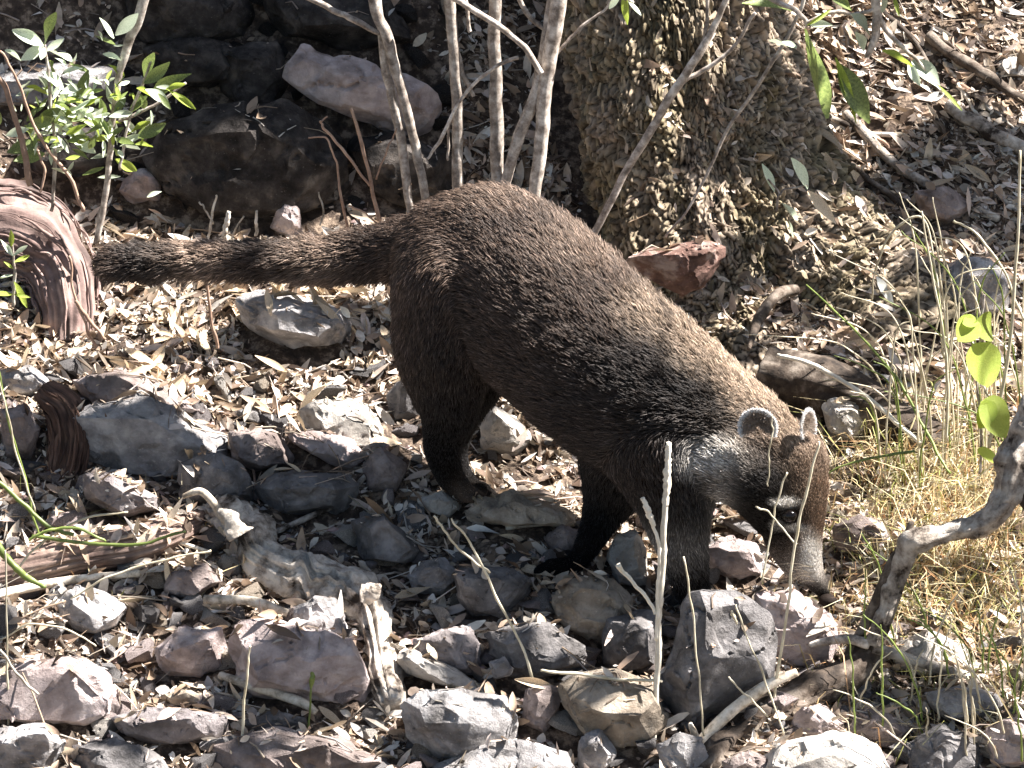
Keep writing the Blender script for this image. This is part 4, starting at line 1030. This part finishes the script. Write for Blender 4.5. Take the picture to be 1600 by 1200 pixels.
def grass_many():
    # individual tall stalks near the right edge
    k = 0
    for i in range(48):
        bx = rng.uniform(1370, 1610); by = rng.uniform(640, 790); h = rng.uniform(110, 420); lean = rng.normal(-35, 70)
        y0 = G(bx, by)[1]
        pts = [(bx, by, 2.2, y0), (bx+lean*.1, by-h*.35, 2.1, y0-.01), (bx+lean*.4, by-h*.75, 1.8, y0-.015), (bx+lean*1.1, by-h*rng.uniform(.8, 1), 1.0, y0-.02)]
        blade(pts, 'straw' if rng.uniform() < .65 else 'green', ('tall ' if h > 300 else 'medium ' if h > 200 else 'short ')+'slender grass stalk '+('leaning left' if lean < -60 else 'leaning right' if lean > 20 else 'upright')+' rooted '+where(bx, by), None, group='tall grass stalks at the right edge')
    for i in range(34):
        bx = rng.uniform(1330, 1610); by = rng.uniform(1000, 1200); h = rng.uniform(60, 180); lean = rng.normal(-10, 50)
        y0 = G(bx, by)[1]-.03
        pts = [(bx, by, 2.2, y0), (bx+lean*.15, by-h*.4, 2.1, y0-.01), (bx+lean*.5, by-h*.75, 1.8, y0-.015), (bx+lean, by-h, 1.0, y0-.02)]
        blade(pts, 'straw' if rng.uniform() < .5 else 'green', ('long ' if h > 130 else 'short ')+'grass blade '+('leaning left' if lean < -25 else 'leaning right' if lean > 20 else 'upright')+' sprouting '+where(bx, by), None, group='short grass blades at the lower right')
    # arching stalks
    blade([(1475,560,2.5,-.1),(1465,440,2.5,-.09),(1445,345,2.5,-.08),(1400,355,2.5,-.07),(1368,420,2,-.06),(1362,470,2,-.05)], 'straw', 'hoop-shaped dry stalk in front of the right bank', None)
    blade([(1600,500,3,-.1),(1570,430,3,-.09),(1530,370,3,-.08),(1490,345,2.5,-.07)], 'straw', 'arching dry stalk in front of the smooth grey boulder', None)
    blade([(1545,700,4,-.3),(1575,560,4,-.3),(1588,400,3.5,-.3),(1594,235,2.5,-.3)], 'straw', 'tallest straw-coloured stalk along the right edge', None)
    blade([(1480,690,3,-.25),(1478,560,3,-.25),(1460,450,2.5,-.25),(1440,330,2,-.25)], 'straw', 'straight tan stalk left of the green vine', None)
grass_many()
for pts, lab in (([(-10,560,2),(10,640,2),(30,720,2),(55,800,2)], 'thin pale straw drooping at the far left edge'),
    ([(20,900,2.5),(60,850,2.5),(130,812,2.5),(200,800,2)], 'pale arched straw behind the rotten log'),
    ([(0,1000,2.5),(50,975,2.5),(110,985,2),(150,1010,2)], 'pale bent straw above the flat pink rock'),
    ([(330,860,2),(250,878,2.5),(170,900,2.5),(110,935,2)], 'long pale straw crossing the end of the rotten log')):
    blade(pts, 'straw', lab, -.44)

def grass_stuff():
    k = 4000; Vs, Fs, cs = [], [], []; off = 0
    for i in range(k):
        t = rng.uniform()
        if t < .55: px, py = rng.normal(1490, 85), rng.normal(850, 95)
        elif t < .8: px, py = rng.uniform(1280, 1640), rng.uniform(620, 1200)
        elif t < .9: px, py = rng.normal(1450, 60), rng.normal(730, 30)
        else: px, py = rng.uniform(0, 1600), rng.uniform(600, 1200)
        if px < 1150 and not (px < 330 and 740 < py < 960): continue
        g = G(round(px/5)*5, round(min(py, 1230)/5)*5); x, y = g[0]+rng.normal(0, .004), g[1]+rng.normal(0, .006); z = float(tf(x, y))-.002
        h = rng.lognormal(math.log(.03), .5) if py > 640 else .03
        ln = rng.normal(0, .7, 2)
        b0 = np.array([x, y, z]); b1 = b0+np.array([ln[0]*h*.5, ln[1]*h*.5, h*.75]); b2 = b0+np.array([ln[0]*h*1.3, ln[1]*h*1.2, h*rng.uniform(.6, 1)])
        wv = rng.normal(0, 1, 3); wv[2] = 0; wv = wv/np.linalg.norm(wv)*rng.uniform(.0004, .0011)
        Vs.append(np.array([b0-wv, b0+wv, b1-wv*.8, b1+wv*.8, b2-wv*.2, b2+wv*.2])); Fs.append(np.array([(0, 1, 3, 2), (2, 3, 5, 4)])+off); off += 6
        c = [srgb('d9c99c'), srgb('c2a778'), srgb('e2d9b8'), srgb('a7a860'), srgb('c79b6f')][int(rng.choice(5, p=[.3, .22, .2, .14, .14]))]*rng.uniform(.7, 1.05)
        cs.append(np.repeat([c], 6, 0))
    me = mesh_np('dry_grass', np.vstack(Vs), np.vstack(Fs), cols=np.vstack(cs))
    tag(link('dry_grass', me, None, M['litter']), 'fine tangled straw-coloured grass at the right', 'grass', kind='stuff')
grass_stuff()

# ------------------------------------------------------------------ the coati
BR, DKB, BLK = srgb('4c3e34'), srgb('2e2722'), srgb('100d0b')
LT, BLD, GRY, WHT = srgb('746355'), srgb('897866'), srgb('aaa196'), srgb('dcd6cc')
# chains: px, py, y, radius px, colour, fur length px ; fur runs from the first node to the last
CH = {
 'spine': [(1250,870,-.392,33,GRY,4),(1240,838,-.388,42,LT,5),(1232,795,-.382,50,LT,7),(1214,745,-.375,62,BLD,10),(1180,700,-.366,70,LT,14),(1120,668,-.352,86,BLD,20),
           (1010,618,-.325,122,BR,24),(918,548,-.29,128,BR,24),(830,462,-.25,124,BR,24),(765,402,-.215,103,BR,24),(715,408,-.2,95,BR,24)],
 'muzzle': [(1295,940,-.400,7,DKB,1),(1284,921,-.398,13,DKB,1.5),(1268,897,-.396,20,GRY,2),(1250,870,-.392,32,GRY,3)],
 'tail': [(700,392,-.19,62,BR,24),(640,388,-.175,43,BR,26),(580,396,-.16,35,BR,26),(500,408,-.15,30,LT,27),(400,407,-.14,25,BR,27),(300,406,-.13,23,LT,27),(220,409,-.12,23,DKB,26),(170,412,-.115,20,BR,26)],
 'thigh': [(715,440,-.235,92,BR,22),(695,540,-.24,72,BR,20),(700,610,-.235,54,DKB,15)],
 'hind':  [(705,560,-.24,62,DKB,14),(702,640,-.235,42,BLK,9),(692,700,-.225,29,BLK,6),(704,745,-.215,22,BLK,5),(722,768,-.218,19,BLK,5)],
 'hindfar': [(740,560,-.16,66,BLK,12),(716,640,-.165,38,BLK,9),(705,700,-.165,26,BLK,6),(720,742,-.17,19,BLK,5),(742,764,-.19,15,BLK,4)],
 'fore':  [(1030,680,-.36,92,BR,18),(1052,760,-.378,62,DKB,15),(1062,830,-.383,42,GRY*.55,14),(1074,885,-.383,31,DKB,11),(1082,925,-.385,26,BLK,6),(1100,945,-.395,22,BLK,4)],
 'forefar': [(975,720,-.285,66,DKB,14),(950,785,-.29,36,BLK,9),(925,840,-.305,23,BLK,6),(903,876,-.315,17,BLK,4),(880,887,-.325,14,BLK,3)],
 'brow': [(1240,722,-.378,50,BLD,9),(1246,768,-.386,44,LT,7),(1252,815,-.390,33,LT,5)],
 'cheek': [(1130,720,-.40,52,GRY,17),(1180,755,-.405,46,DKB,11),(1212,800,-.40,38,BLK,8)],
}
def toes(px, py, y, dxs, col=BLK, dn=10, dl=20):
    for i, dx in enumerate(dxs):
        CH['toe%d_%d' % (px, i)] = [(px+dx*.35, py-2, y+.004*(i-2), 11, col, 3), (px+dx+dl*.6, py+dn, y-.008+.004*(i-2), 8, col, 2), (px+dx*1.15+dl, py+dn+4, y-.014+.004*(i-2), 6, col, 1)]
toes(725, 768, -.222, (-14, -5, 5, 15), col=LT*.7, dn=10, dl=24)
toes(752, 765, -.195, (-8, 0, 9), dn=8, dl=16)
toes(870, 884, -.325, (-26, -16, -6, 5), dn=6, dl=-4)
toes(1098, 945, -.398, (-14, -4, 7, 17), dn=10, dl=12)

def build_coati():
    balls = []   # centre, radius, colour, fur length, tangent
    bm = bmesh.new()
    for nm, ch in CH.items():
        rows = [[*W(a, b, y), r*S, *c, l*S] for a, b, y, r, c, l in ch]
        n = max(6, len(rows)*9)
        Q = spline(rows, n); T = np.gradient(Q[:, :3], axis=0); T /= np.linalg.norm(T, axis=1)[:, None]+1e-9
        if nm in ('fore', 'forefar', 'hind', 'hindfar', 'thigh', 'tail', 'spine', 'muzzle', 'brow', 'cheek') and nm in ('brow', 'cheek'):
            T = -T
            if nm == 'brow': T = T
        for q, t in zip(Q, T): balls.append((q[:3], max(q[3], .002), q[4:7], q[7], t, nm))
        for q in Q[::2] if n > 12 else Q:
            bmesh.ops.create_icosphere(bm, subdivisions=3 if q[3] > .02 else 2, radius=max(q[3], .003), matrix=Matrix.Translation(Vector(q[:3])))
    me0 = bpy.data.meshes.new('raw'); bm.to_mesh(me0); bm.free()
    o0 = bpy.data.objects.new('raw', me0); COL.objects.link(o0)
    rm = o0.modifiers.new('r', 'REMESH'); rm.mode = 'VOXEL'; rm.voxel_size = .0034
    sm = o0.modifiers.new('s', 'SMOOTH'); sm.iterations = 12; sm.factor = .6
    dg = bpy.context.evaluated_depsgraph_get(); dg.update()
    me = bpy.data.meshes.new_from_object(o0.evaluated_get(dg)); bpy.data.objects.remove(o0); bpy.data.meshes.remove(me0)
    me.name = 'coati_body'
    root = empty('coati', G(880, 890)); tag(root, 'dark brown coati with long tail and white-edged ears sniffing the ground', 'coati')
    def under(o): o.parent = root; o.matrix_parent_inverse = Matrix.Translation(-root.location); return o
    BC = np.array([b[0] for b in balls]); BRd = np.array([b[1] for b in balls]); Bcol = np.array([b[2] for b in balls]); Bl = np.array([b[3] for b in balls]); Bt = np.array([b[4] for b in balls])
    names = np.array([b[5] for b in balls])
    def props(P):
        C = np.empty((len(P), 3)); Ln = np.empty(len(P)); Tn = np.empty((len(P), 3)); nmz = np.empty(len(P), dtype=names.dtype)
        for s in range(0, len(P), 4000):
            Q = P[s:s+4000]; d = np.linalg.norm(Q[:, None]-BC[None], axis=2)-BRd[None]
            wt = np.exp(-np.clip(d-d.min(1)[:, None], 0, 1)/.006); wt /= wt.sum(1)[:, None]
            C[s:s+4000] = wt@Bcol; Ln[s:s+4000] = wt@Bl; Tn[s:s+4000] = wt@Bt; nmz[s:s+4000] = names[d.argmin(1)]
        # coat marks placed by screen position; flank shade and back sunlight painted in too
        rel = P-CAM[None]; tt = rel@FW; sx = 800+(rel@RT)/tt/.2*1600; sy = 600-(rel@UP)/tt/.2*1600
        def patch(cx, cy, rx, ry, col, amt=1, soft=.45, near=None):
            nonlocal C
            q = np.hypot((sx-cx)/rx, (sy-cy)/ry); k = np.clip((1+soft-q)/(2*soft), 0, 1)*amt
            if near is not None: k = k*(P[:, 1] < near)
            C = C*(1-k[:, None])+np.array(col)[None]*k[:, None]
        N_ = fbm(P[:, 0]*28, P[:, 1]*28, P[:, 2]*28, 3, 4)
        bodym = sy < 700+0*sx
        C = C*(1+.22*N_)[:, None]
        patch(1010, 585, 120, 60, BLK*1.4, .8); patch(1070, 650, 110, 65, BLK*1.2, .88); patch(860, 560, 170, 120, DKB, .45); patch(960, 680, 130, 90, DKB*.8, .6); patch(690, 600, 60, 130, BLK*1.5, .6); patch(1130, 800, 40, 90, BLK*1.5, .5)  # shoulder and flank shade put into the fur colour, with darker leg fur
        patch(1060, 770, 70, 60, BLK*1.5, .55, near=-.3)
        patch(1130, 540, 75, 50, BLD*1.15, .8); patch(1195, 600, 60, 50, BLD*1.15, .85); patch(1050, 490, 80, 45, BLD, .7); patch(940, 385, 95, 45, LT, .7); patch(800, 310, 90, 28, LT, .5); patch(1250, 670, 35, 50, BLD*1.05, .7)  # blond neck fur; sunlit rim along the back painted in as well
        patch(1106, 718, 44, 26, WHT*.85, .72, soft=.6, near=-.36); patch(1130, 790, 22, 45, GRY, .5, near=-.36)
        patch(1200, 765, 46, 46, BLK, .95, near=-.38); patch(1206, 828, 40, 30, BLK, .95, near=-.38); patch(1232, 806, 26, 24, BLK*1.5, .8, near=-.38)
        patch(1195, 715, 34, 20, DKB, .6, near=-.38)
        patch(1228, 786, 22, 7, WHT, .9, near=-.38); patch(1214, 822, 11, 8, WHT*.7, .6, near=-.38); patch(1240, 826, 20, 6, WHT*.8, .8, near=-.38)
        patch(1268, 720, 24, 45, srgb('7f6c5c'), .7); patch(1285, 780, 22, 60, srgb('75614f'), .75)
        patch(1266, 872, 15, 38, WHT*.95, .85); patch(1216, 866, 18, 34, DKB*1.6, .6)
        patch(1288, 934, 14, 12, BLK, .9); patch(1256, 922, 32, 13, BLK*1.2, .9); patch(1292, 900, 7, 20, DKB, .6)
        ring = .5+.5*np.cos((sx-160)/1600*2*np.pi*9.5)
        tl = (nmz == 'tail') & (sx < 600)
        C[tl] *= (.7+.5*ring[tl])[:, None]
        Ln = Ln*(1-.85*np.clip(1.6-np.hypot((sx-1232)/14, (sy-806)/10), 0, 1)*(P[:, 1] < -.38))
        return np.clip(C, .004, 1), Ln, Tn, nmz, sx, sy
    nv = len(me.vertices); co = np.empty(nv*3, np.float32); me.vertices.foreach_get('co', co); co = co.reshape(-1, 3).astype(float)
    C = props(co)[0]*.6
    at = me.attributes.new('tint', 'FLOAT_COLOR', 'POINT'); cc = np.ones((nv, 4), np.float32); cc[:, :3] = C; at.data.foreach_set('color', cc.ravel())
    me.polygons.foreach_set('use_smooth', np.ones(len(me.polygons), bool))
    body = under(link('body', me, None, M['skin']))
    # fur strands
    me.calc_loop_triangles(); nt_ = len(me.loop_triangles); tr = np.empty(nt_*3, np.int32); me.loop_triangles.foreach_get('vertices', tr); tr = tr.reshape(-1, 3)
    A, B, D = co[tr[:, 0]], co[tr[:, 1]], co[tr[:, 2]]; cr = np.cross(B-A, D-A); ar = np.linalg.norm(cr, axis=1); nr = cr/(ar[:, None]+1e-12)
    cen = (A+B+D)/3
    relc = cen-CAM; ttc = relc@FW; sxx = 800+(relc@RT)/ttc/.2*1600
    wgt = ar*(1+1.6*(sxx > 1120))
    K_ = 210000
    pick = rng.choice(nt_, K_, p=wgt/wgt.sum()); u = rng.uniform(size=(K_, 2)); fl = u.sum(1) > 1; u[fl] = 1-u[fl]
    P = A[pick]+(B-A)[pick]*u[:, :1]+(D-A)[pick]*u[:, 1:]; Nn = nr[pick]
    # smooth normals
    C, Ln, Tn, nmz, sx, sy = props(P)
    flip = Tn-Nn*(Tn*Nn).sum(1)[:, None]; fn = np.linalg.norm(flip, axis=1)[:, None]
    tang = flip/(fn+1e-6)
    cl = np.stack([fbm(P[:, 0]*90, P[:, 1]*90, P[:, 2]*90, 2, s) for s in (1, 2, 3)], -1)
    cl2 = np.stack([fbm(P[:, 0]*35, P[:, 1]*35, P[:, 2]*35, 2, s) for s in (4, 5, 6)], -1)
    rise = np.where(nmz == 'tail', 1.0, .55)[:, None]
    d0 = Nn*rise*1.1+tang*.8+cl*.2+cl2*.2+rng.normal(0, .16, (K_, 3)); d0 /= np.linalg.norm(d0, axis=1)[:, None]
    d1 = Nn*rise*.35+tang*1.0+cl*.2+cl2*.16+np.array([0, 0, -.15])+rng.normal(0, .2, (K_, 3)); d1 /= np.linalg.norm(d1, axis=1)[:, None]
    Ln = Ln*.82*rng.uniform(.55, 1.15, K_)*(1+.25*cl[:, 0])
    p0 = P-Nn*.001; p1 = P+d0*(Ln*.33)[:, None]; p2 = p1+(d0*.5+d1*.5)*(Ln*.33)[:, None]; p3 = p2+d1*(Ln*.34)[:, None]
    PTS = np.stack([p0, p1, p2, p3], 1).astype(np.float32)
    hc = bpy.data.hair_curves.new('fur'); hc.add_curves([4]*K_)
    hc.attributes['position'].data.foreach_set('vector', PTS.ravel())
    wr = np.clip(Ln*.035, .00022, .00042)
    rad = (wr[:, None]*np.array([1, .95, .7, .2])[None]).astype(np.float32)
    ra = hc.attributes.get('radius') or hc.attributes.new('radius', 'FLOAT', 'POINT'); ra.data.foreach_set('value', rad.ravel())
    griz = rng.uniform(size=K_) < .16
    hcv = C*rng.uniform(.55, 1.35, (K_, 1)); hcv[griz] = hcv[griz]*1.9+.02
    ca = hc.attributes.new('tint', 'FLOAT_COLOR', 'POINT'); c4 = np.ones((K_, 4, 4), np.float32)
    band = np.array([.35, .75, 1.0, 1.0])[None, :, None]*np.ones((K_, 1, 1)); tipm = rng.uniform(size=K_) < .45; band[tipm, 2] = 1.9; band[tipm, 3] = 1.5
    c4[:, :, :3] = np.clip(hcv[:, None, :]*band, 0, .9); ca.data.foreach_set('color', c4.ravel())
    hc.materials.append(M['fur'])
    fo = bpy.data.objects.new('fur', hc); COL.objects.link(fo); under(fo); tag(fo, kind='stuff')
    # ears
    def ear(cx, cy, y, w_, h_, face, updir, cols):
        n_, m_ = 18, 9
        f = Vector(face).normalized(); u_ = Vector(updir); u_ = (u_-f*u_.dot(f)).normalized(); s_ = u_.cross(f).normalized()
        c = Vector(W(cx, cy, y)); V = []; colr = []
        for side in (0, 1):
            for i in range(m_):
                r = (i/(m_-1))**.8
                for k in range(n_):
                    th = -math.pi*.16+(math.pi*1.32)*k/(n_-1)
                    x = math.cos(th)*r*w_*S; yv = math.sin(th)*r*h_*S
                    cup = -.2*w_*S*(1-r*r)
                    V.append(c+s_*x+u_*yv+f*(cup-(.0016 if side else 0)*(1-.5*r)))
                    edge = min(1, max(0, (r-.76)/.1))
                    a = np.array(cols[0])*(1-edge)+np.array(cols[1])*edge
                    colr.append(a if not side else np.array(cols[2])*(1-edge)+np.array(cols[1])*edge)
        F = []
        for side in (0, 1):
            o_ = side*m_*n_
            for i in range(m_-1):
                for k in range(n_-1):
                    q = [o_+i*n_+k, o_+i*n_+k+1, o_+(i+1)*n_+k+1, o_+(i+1)*n_+k]; F.append(q if not side else q[::-1])
        o_ = m_*n_
        for k in range(n_-1): F.append([(m_-1)*n_+k, (m_-1)*n_+k+1, o_+(m_-1)*n_+k+1, o_+(m_-1)*n_+k])
        e = under(link('ear', mesh_np('ear', np.array([list(v) for v in V]), np.array(F), cols=np.array(colr)), None, M['skin']))
        # pale fringe and inner hairs
        kk = 4200; th = -math.pi*.16+(math.pi*1.32)*rng.uniform(0, 1, kk); r = np.where(rng.uniform(size=kk) < .6, rng.uniform(.83, 1.02, kk), rng.uniform(.1, .9, kk))
        X = np.cos(th)*r*w_*S; Yv = np.sin(th)*r*h_*S; cup = -.2*w_*S*(1-np.minimum(r, 1)**2)
        sv, uv, fv = np.array(s_), np.array(u_), np.array(f)
        p = np.array(c)+X[:, None]*sv+Yv[:, None]*uv+cup[:, None]*fv
        dd = (np.cos(th)[:, None]*sv+np.sin(th)[:, None]*uv)*.5+fv*.6+rng.normal(0, .35, (kk, 3)); dd /= np.linalg.norm(dd, axis=1)[:, None]
        l = rng.uniform(3, 7, kk)*S*np.where(r > .82, .7, 1.4)
        pts = np.stack([p, p+dd*(l*.5)[:, None], p+dd*l[:, None]], 1).astype(np.float32)
        h2 = bpy.data.hair_curves.new('ear_fur'); h2.add_curves([3]*kk); h2.attributes['position'].data.foreach_set('vector', pts.ravel())
        ra = h2.attributes.get('radius') or h2.attributes.new('radius', 'FLOAT', 'POINT'); ra.data.foreach_set('value', np.tile(np.array([.00028, .00022, .0001], np.float32), kk))
        cl_ = np.where((r > .83)[:, None], np.array(cols[1])*rng.uniform(.8, 1.1, (kk, 1)), np.array(cols[0])*rng.uniform(.8, 1.5, (kk, 1)))
        ca = h2.attributes.new('tint', 'FLOAT_COLOR', 'CURVE'); c4 = np.ones((kk, 4), np.float32); c4[:, :3] = np.clip(cl_, 0, .9); ca.data.foreach_set('color', c4.ravel())
        h2.materials.append(M['fur']); ho = bpy.data.objects.new('ear_fur', h2); COL.objects.link(ho); ho.parent = e; tag(ho, kind='stuff')
    ew = srgb('f4f2ee')
    ear(1184, 668, -.437, 27, 27, (-.15, -.95, .1), (-.05, 0, 1), (srgb('94877a'), ew, srgb('7d6c5c')))
    ear(1262, 668, -.40, 17, 27, (.75, -.6, .1), (.08, 0, 1), (srgb('94877a'), ew, srgb('7d6c5c')))
    def ball(name, px, py, y, r, m, sc=(1, 1, 1)):
        b = bmesh.new(); bmesh.ops.create_uvsphere(b, u_segments=20, v_segments=14, radius=r*S); me_ = bpy.data.meshes.new(name); b.to_mesh(me_); b.free()
        me_.polygons.foreach_set('use_smooth', np.ones(len(me_.polygons), bool))
        o = link(name, me_, None, M[m]); o.scale = sc; o.location = Vector(W(px, py, y))-root.location; o.parent = root; return o
    bv = BVHTree.FromPolygons(co.tolist(), tr.tolist())
    def surf(px, py):
        h = bv.ray_cast(Vector(CAM), Vector(ray(px, py)).normalized()); return h[0].y if h[0] is not None else -.42
    ball('eye', 1232, 806, surf(1232, 806)+.0005, 11.5, 'eye', (1.15, .8, .85))
    ball('nose', 1293, 938, surf(1288, 932)-.005, 12, 'nose', (1.1, 1, .8))
    for px, py, y, dx in [(748, 782, -.238, 6), (758, 784, -.236, 6), (739, 784, -.24, 4), (768, 780, -.235, 7), (850, 896, -.335, -5), (860, 898, -.333, -3), (1112, 962, -.418, 5), (1125, 960, -.415, 6), (1100, 964, -.42, 3)]:
        V, F = tube_np(spline([W(px, py-6, y), W(px+dx*.7, py-4, y-.006), W(px+dx*1.3, py+4, y-.010)], 6), np.linspace(3.2, .5, 6)*S, 6)
        under(link('claw', mesh_np('claw', V, F), None, M['claw']))
    for k in range(9):
        a = (1262+rng.uniform(-10, 14), 895+rng.uniform(-14, 14)); e_ = (a[0]-rng.uniform(25, 60), a[1]+rng.uniform(-10, 30)); y = surf(*a)
        V, F = tube_np(spline([W(*a, y), W((a[0]+e_[0])/2, (a[1]+e_[1])/2-4, y-.012), W(*e_, y-.018)], 8), np.linspace(.3, .08, 8)*S*.8, 4)
        under(link('whisker', mesh_np('whisker', V, F), None, M['claw']))
    return root
coati = build_coati()

# ------------------------------------------------------------------ unseen crown added above the picture, leaves set to shade chosen zones
def shade_crown():
    pts = []
    def zone(cx, cy, rx, ry, n, y=None, only=None):
        for _ in range(n):
            a = rng.uniform(0, 6.28); r = math.sqrt(rng.uniform()); px, py = cx+rx*r*math.cos(a), cy+ry*r*math.sin(a)
            pts.append(G(px, py) if y is None else W(px, py, y))
    zone(380, 150, 220, 200, 1100); zone(590, 80, 140, 110, 240); zone(60, 60, 150, 70, 90); zone(900, 120, 60, 120, 60)
    zone(230, 310, 150, 40, 40)
    zone(600, 870, 170, 100, 150); zone(780, 960, 140, 80, 90); zone(250, 755, 130, 40, 44); zone(1120, 1010, 80, 90, 70)
    zone(60, 700, 40, 50, 14); zone(420, 1140, 130, 40, 36); zone(250, 930, 90, 40, 24); zone(700, 1110, 60, 40, 14)
    zone(1510, 240, 110, 40, 50); zone(1330, 610, 110, 50, 34); zone(1440, 480, 50, 40, 14); zone(1480, 1150, 110, 50, 30)
    zone(1360, 1130, 60, 40, 18); zone(1560, 330, 50, 70, 24)
    zone(1010, 800, 60, 70, 40, -.36); zone(925, 160, 45, 200, 110, .14); zone(1240, 250, 25, 110, 20, .14); 
    n = 0
    while n < 150:                      # loose dapples everywhere
        px, py = rng.uniform(-60, 1660), rng.uniform(-40, 1240); n += 1
        if (px < 640 and 420 < py < 700) or (px > 1280 and py < 1040 and rng.uniform() < .7): continue
        c = G(px, py)
        for _ in range(int(rng.integers(1, 4))): pts.append(c+rng.normal(0, .012, 3))
    P = np.array(pts); k = len(P)
    dors = np.array([W(a, b, y) for a, b, y in ((650, 400, -.18), (700, 340, -.19), (760, 330, -.2), (850, 350, -.25), (930, 420, -.29), (1020, 500, -.32), (1100, 560, -.34), (1170, 620, -.36), (1240, 690, -.37), (1280, 760, -.385))])
    rel = P[:, None]-dors[None]; tt = rel@SUN; dist = np.linalg.norm(rel-tt[..., None]*SUN, axis=2).min(1)
    P = P[(dist > .125) | (rng.uniform(size=k) < .0)]; k = len(P)
    d = rng.uniform(1.45, 2.1, k)
    C = P+SUN[None]*d[:, None]+rng.normal(0, .004, (k, 3))
    nor = SUN[None]+rng.normal(0, .35, (k, 3)); ln = rng.uniform(.035, .07, k); wd = ln*rng.uniform(.26, .42, k)
    g1 = np.array([srgb('5d6c38')])*rng.uniform(.6, 1.2, (k, 1))
    o = scatter_leaves('leaves', C, nor, ln, wd, rng.uniform(0, 6.28, k), rng.normal(0, .3, k), rng.normal(0, .3, k), g1, M['litter'])
    root = empty('shade_caster_tree', (1.9, .5, float(tf(1.9, .5)))); tag(root, 'unseen leafy crown added above the picture to shade the slope', 'tree')
    inv = Matrix.Translation(-root.location)
    o.parent = root; o.matrix_parent_inverse = inv; tag(o, kind='stuff')
    b = root.location
    V, F = tube_np(spline([(b.x, b.y, b.z-.1), (b.x-.02, b.y, b.z+.6), (b.x-.1, b.y-.05, b.z+1.2), (b.x-.4, b.y-.1, 2.0)], 40), np.linspace(.09, .04, 40), 20, .1)
    c = link('trunk', mesh_np('crown_trunk', V, F), root, M['stem']); c.matrix_parent_inverse = inv
    for q in range(9):
        e = C[int(rng.integers(k))]
        V, F = tube_np(spline([(b.x-.1, b.y-.05, b.z+1.2), ((b.x-.2+e[0])/2, (b.y+e[1])/2, (b.z+1.6+e[2])/2+.2), tuple(e)], 24), np.linspace(.012, .002, 24), 8, .1)
        c = link('branch', mesh_np('crown_branch', V, F), root, M['stem']); c.matrix_parent_inverse = inv
shade_crown()

def sky_blockers():
    """unseen crowns added on all sides to dim the sky, left open towards the sun"""
    centre = np.array([0, 0, .2])
    for t in range(7):
        n = 1300
        az0 = t*2*np.pi/7+.3
        az = rng.normal(az0, .42, n); el = np.arcsin(np.clip(rng.uniform(.02, 1.0, n), 0, 1)); R = rng.uniform(4.2, 6.8, n)
        P = centre+np.stack([np.cos(el)*np.cos(az), np.cos(el)*np.sin(az), np.sin(el)], 1)*R[:, None]
        rel = P-centre
        a = np.linalg.norm(rel-(rel@SUN)[:, None]*SUN, axis=1); ok = (a > 1.35)
        v = CAM-centre; L = np.linalg.norm(v); v = v/L; b = np.linalg.norm(rel-(rel@v)[:, None]*v, axis=1); ok &= ~((b < 1.4) & (rel@v > 0))
        ok &= np.linalg.norm(P-CAM, axis=1) > 1.6
        ok &= P[:, 2] > tf(P[:, 0], P[:, 1])+.3
        fr = P-CAM; dep = fr@FW; ok &= ~((dep > 0) & (np.abs(fr@RT) < dep*.16) & (np.abs(fr@UP) < dep*.13))
        P = P[ok]; k = len(P)
        base = centre+np.array([math.cos(az0), math.sin(az0), 0])*6.2; base[2] = float(tf(base[0], base[1]))
        root = empty('sky_blocker_tree', base); tag(root, 'leafy tree added outside the picture to hold back sky light', 'tree', 'unseen trees added around the slope to dim the sky')  # added tree out of view, there to cut skylight
        inv = Matrix.Translation(-Vector(base))
        g1 = np.array([srgb('4c5238')])*rng.uniform(.6, 1.2, (k, 1))
        ln = rng.uniform(.16, .30, k)
        o = scatter_leaves('leaves', P, rng.normal(0, 1, (k, 3))+np.array([0, 0, .8]), ln, ln*rng.uniform(.25, .36, k), rng.uniform(0, 6.28, k), rng.normal(0, .3, k), rng.normal(0, .3, k), g1, M['litter'])
        o.parent = root; o.matrix_parent_inverse = inv; tag(o, kind='stuff')
        V, F = tube_np(spline([tuple(base-np.array([0, 0, .2])), tuple(base+np.array([.05, .03, 2])), tuple(base+np.array([-.1, 0, 4.5]))], 30), np.linspace(.16, .06, 30), 16, .1)
        c = link('trunk', mesh_np('wood_trunk', V, F), root, M['stem']); c.matrix_parent_inverse = inv
sky_blockers()
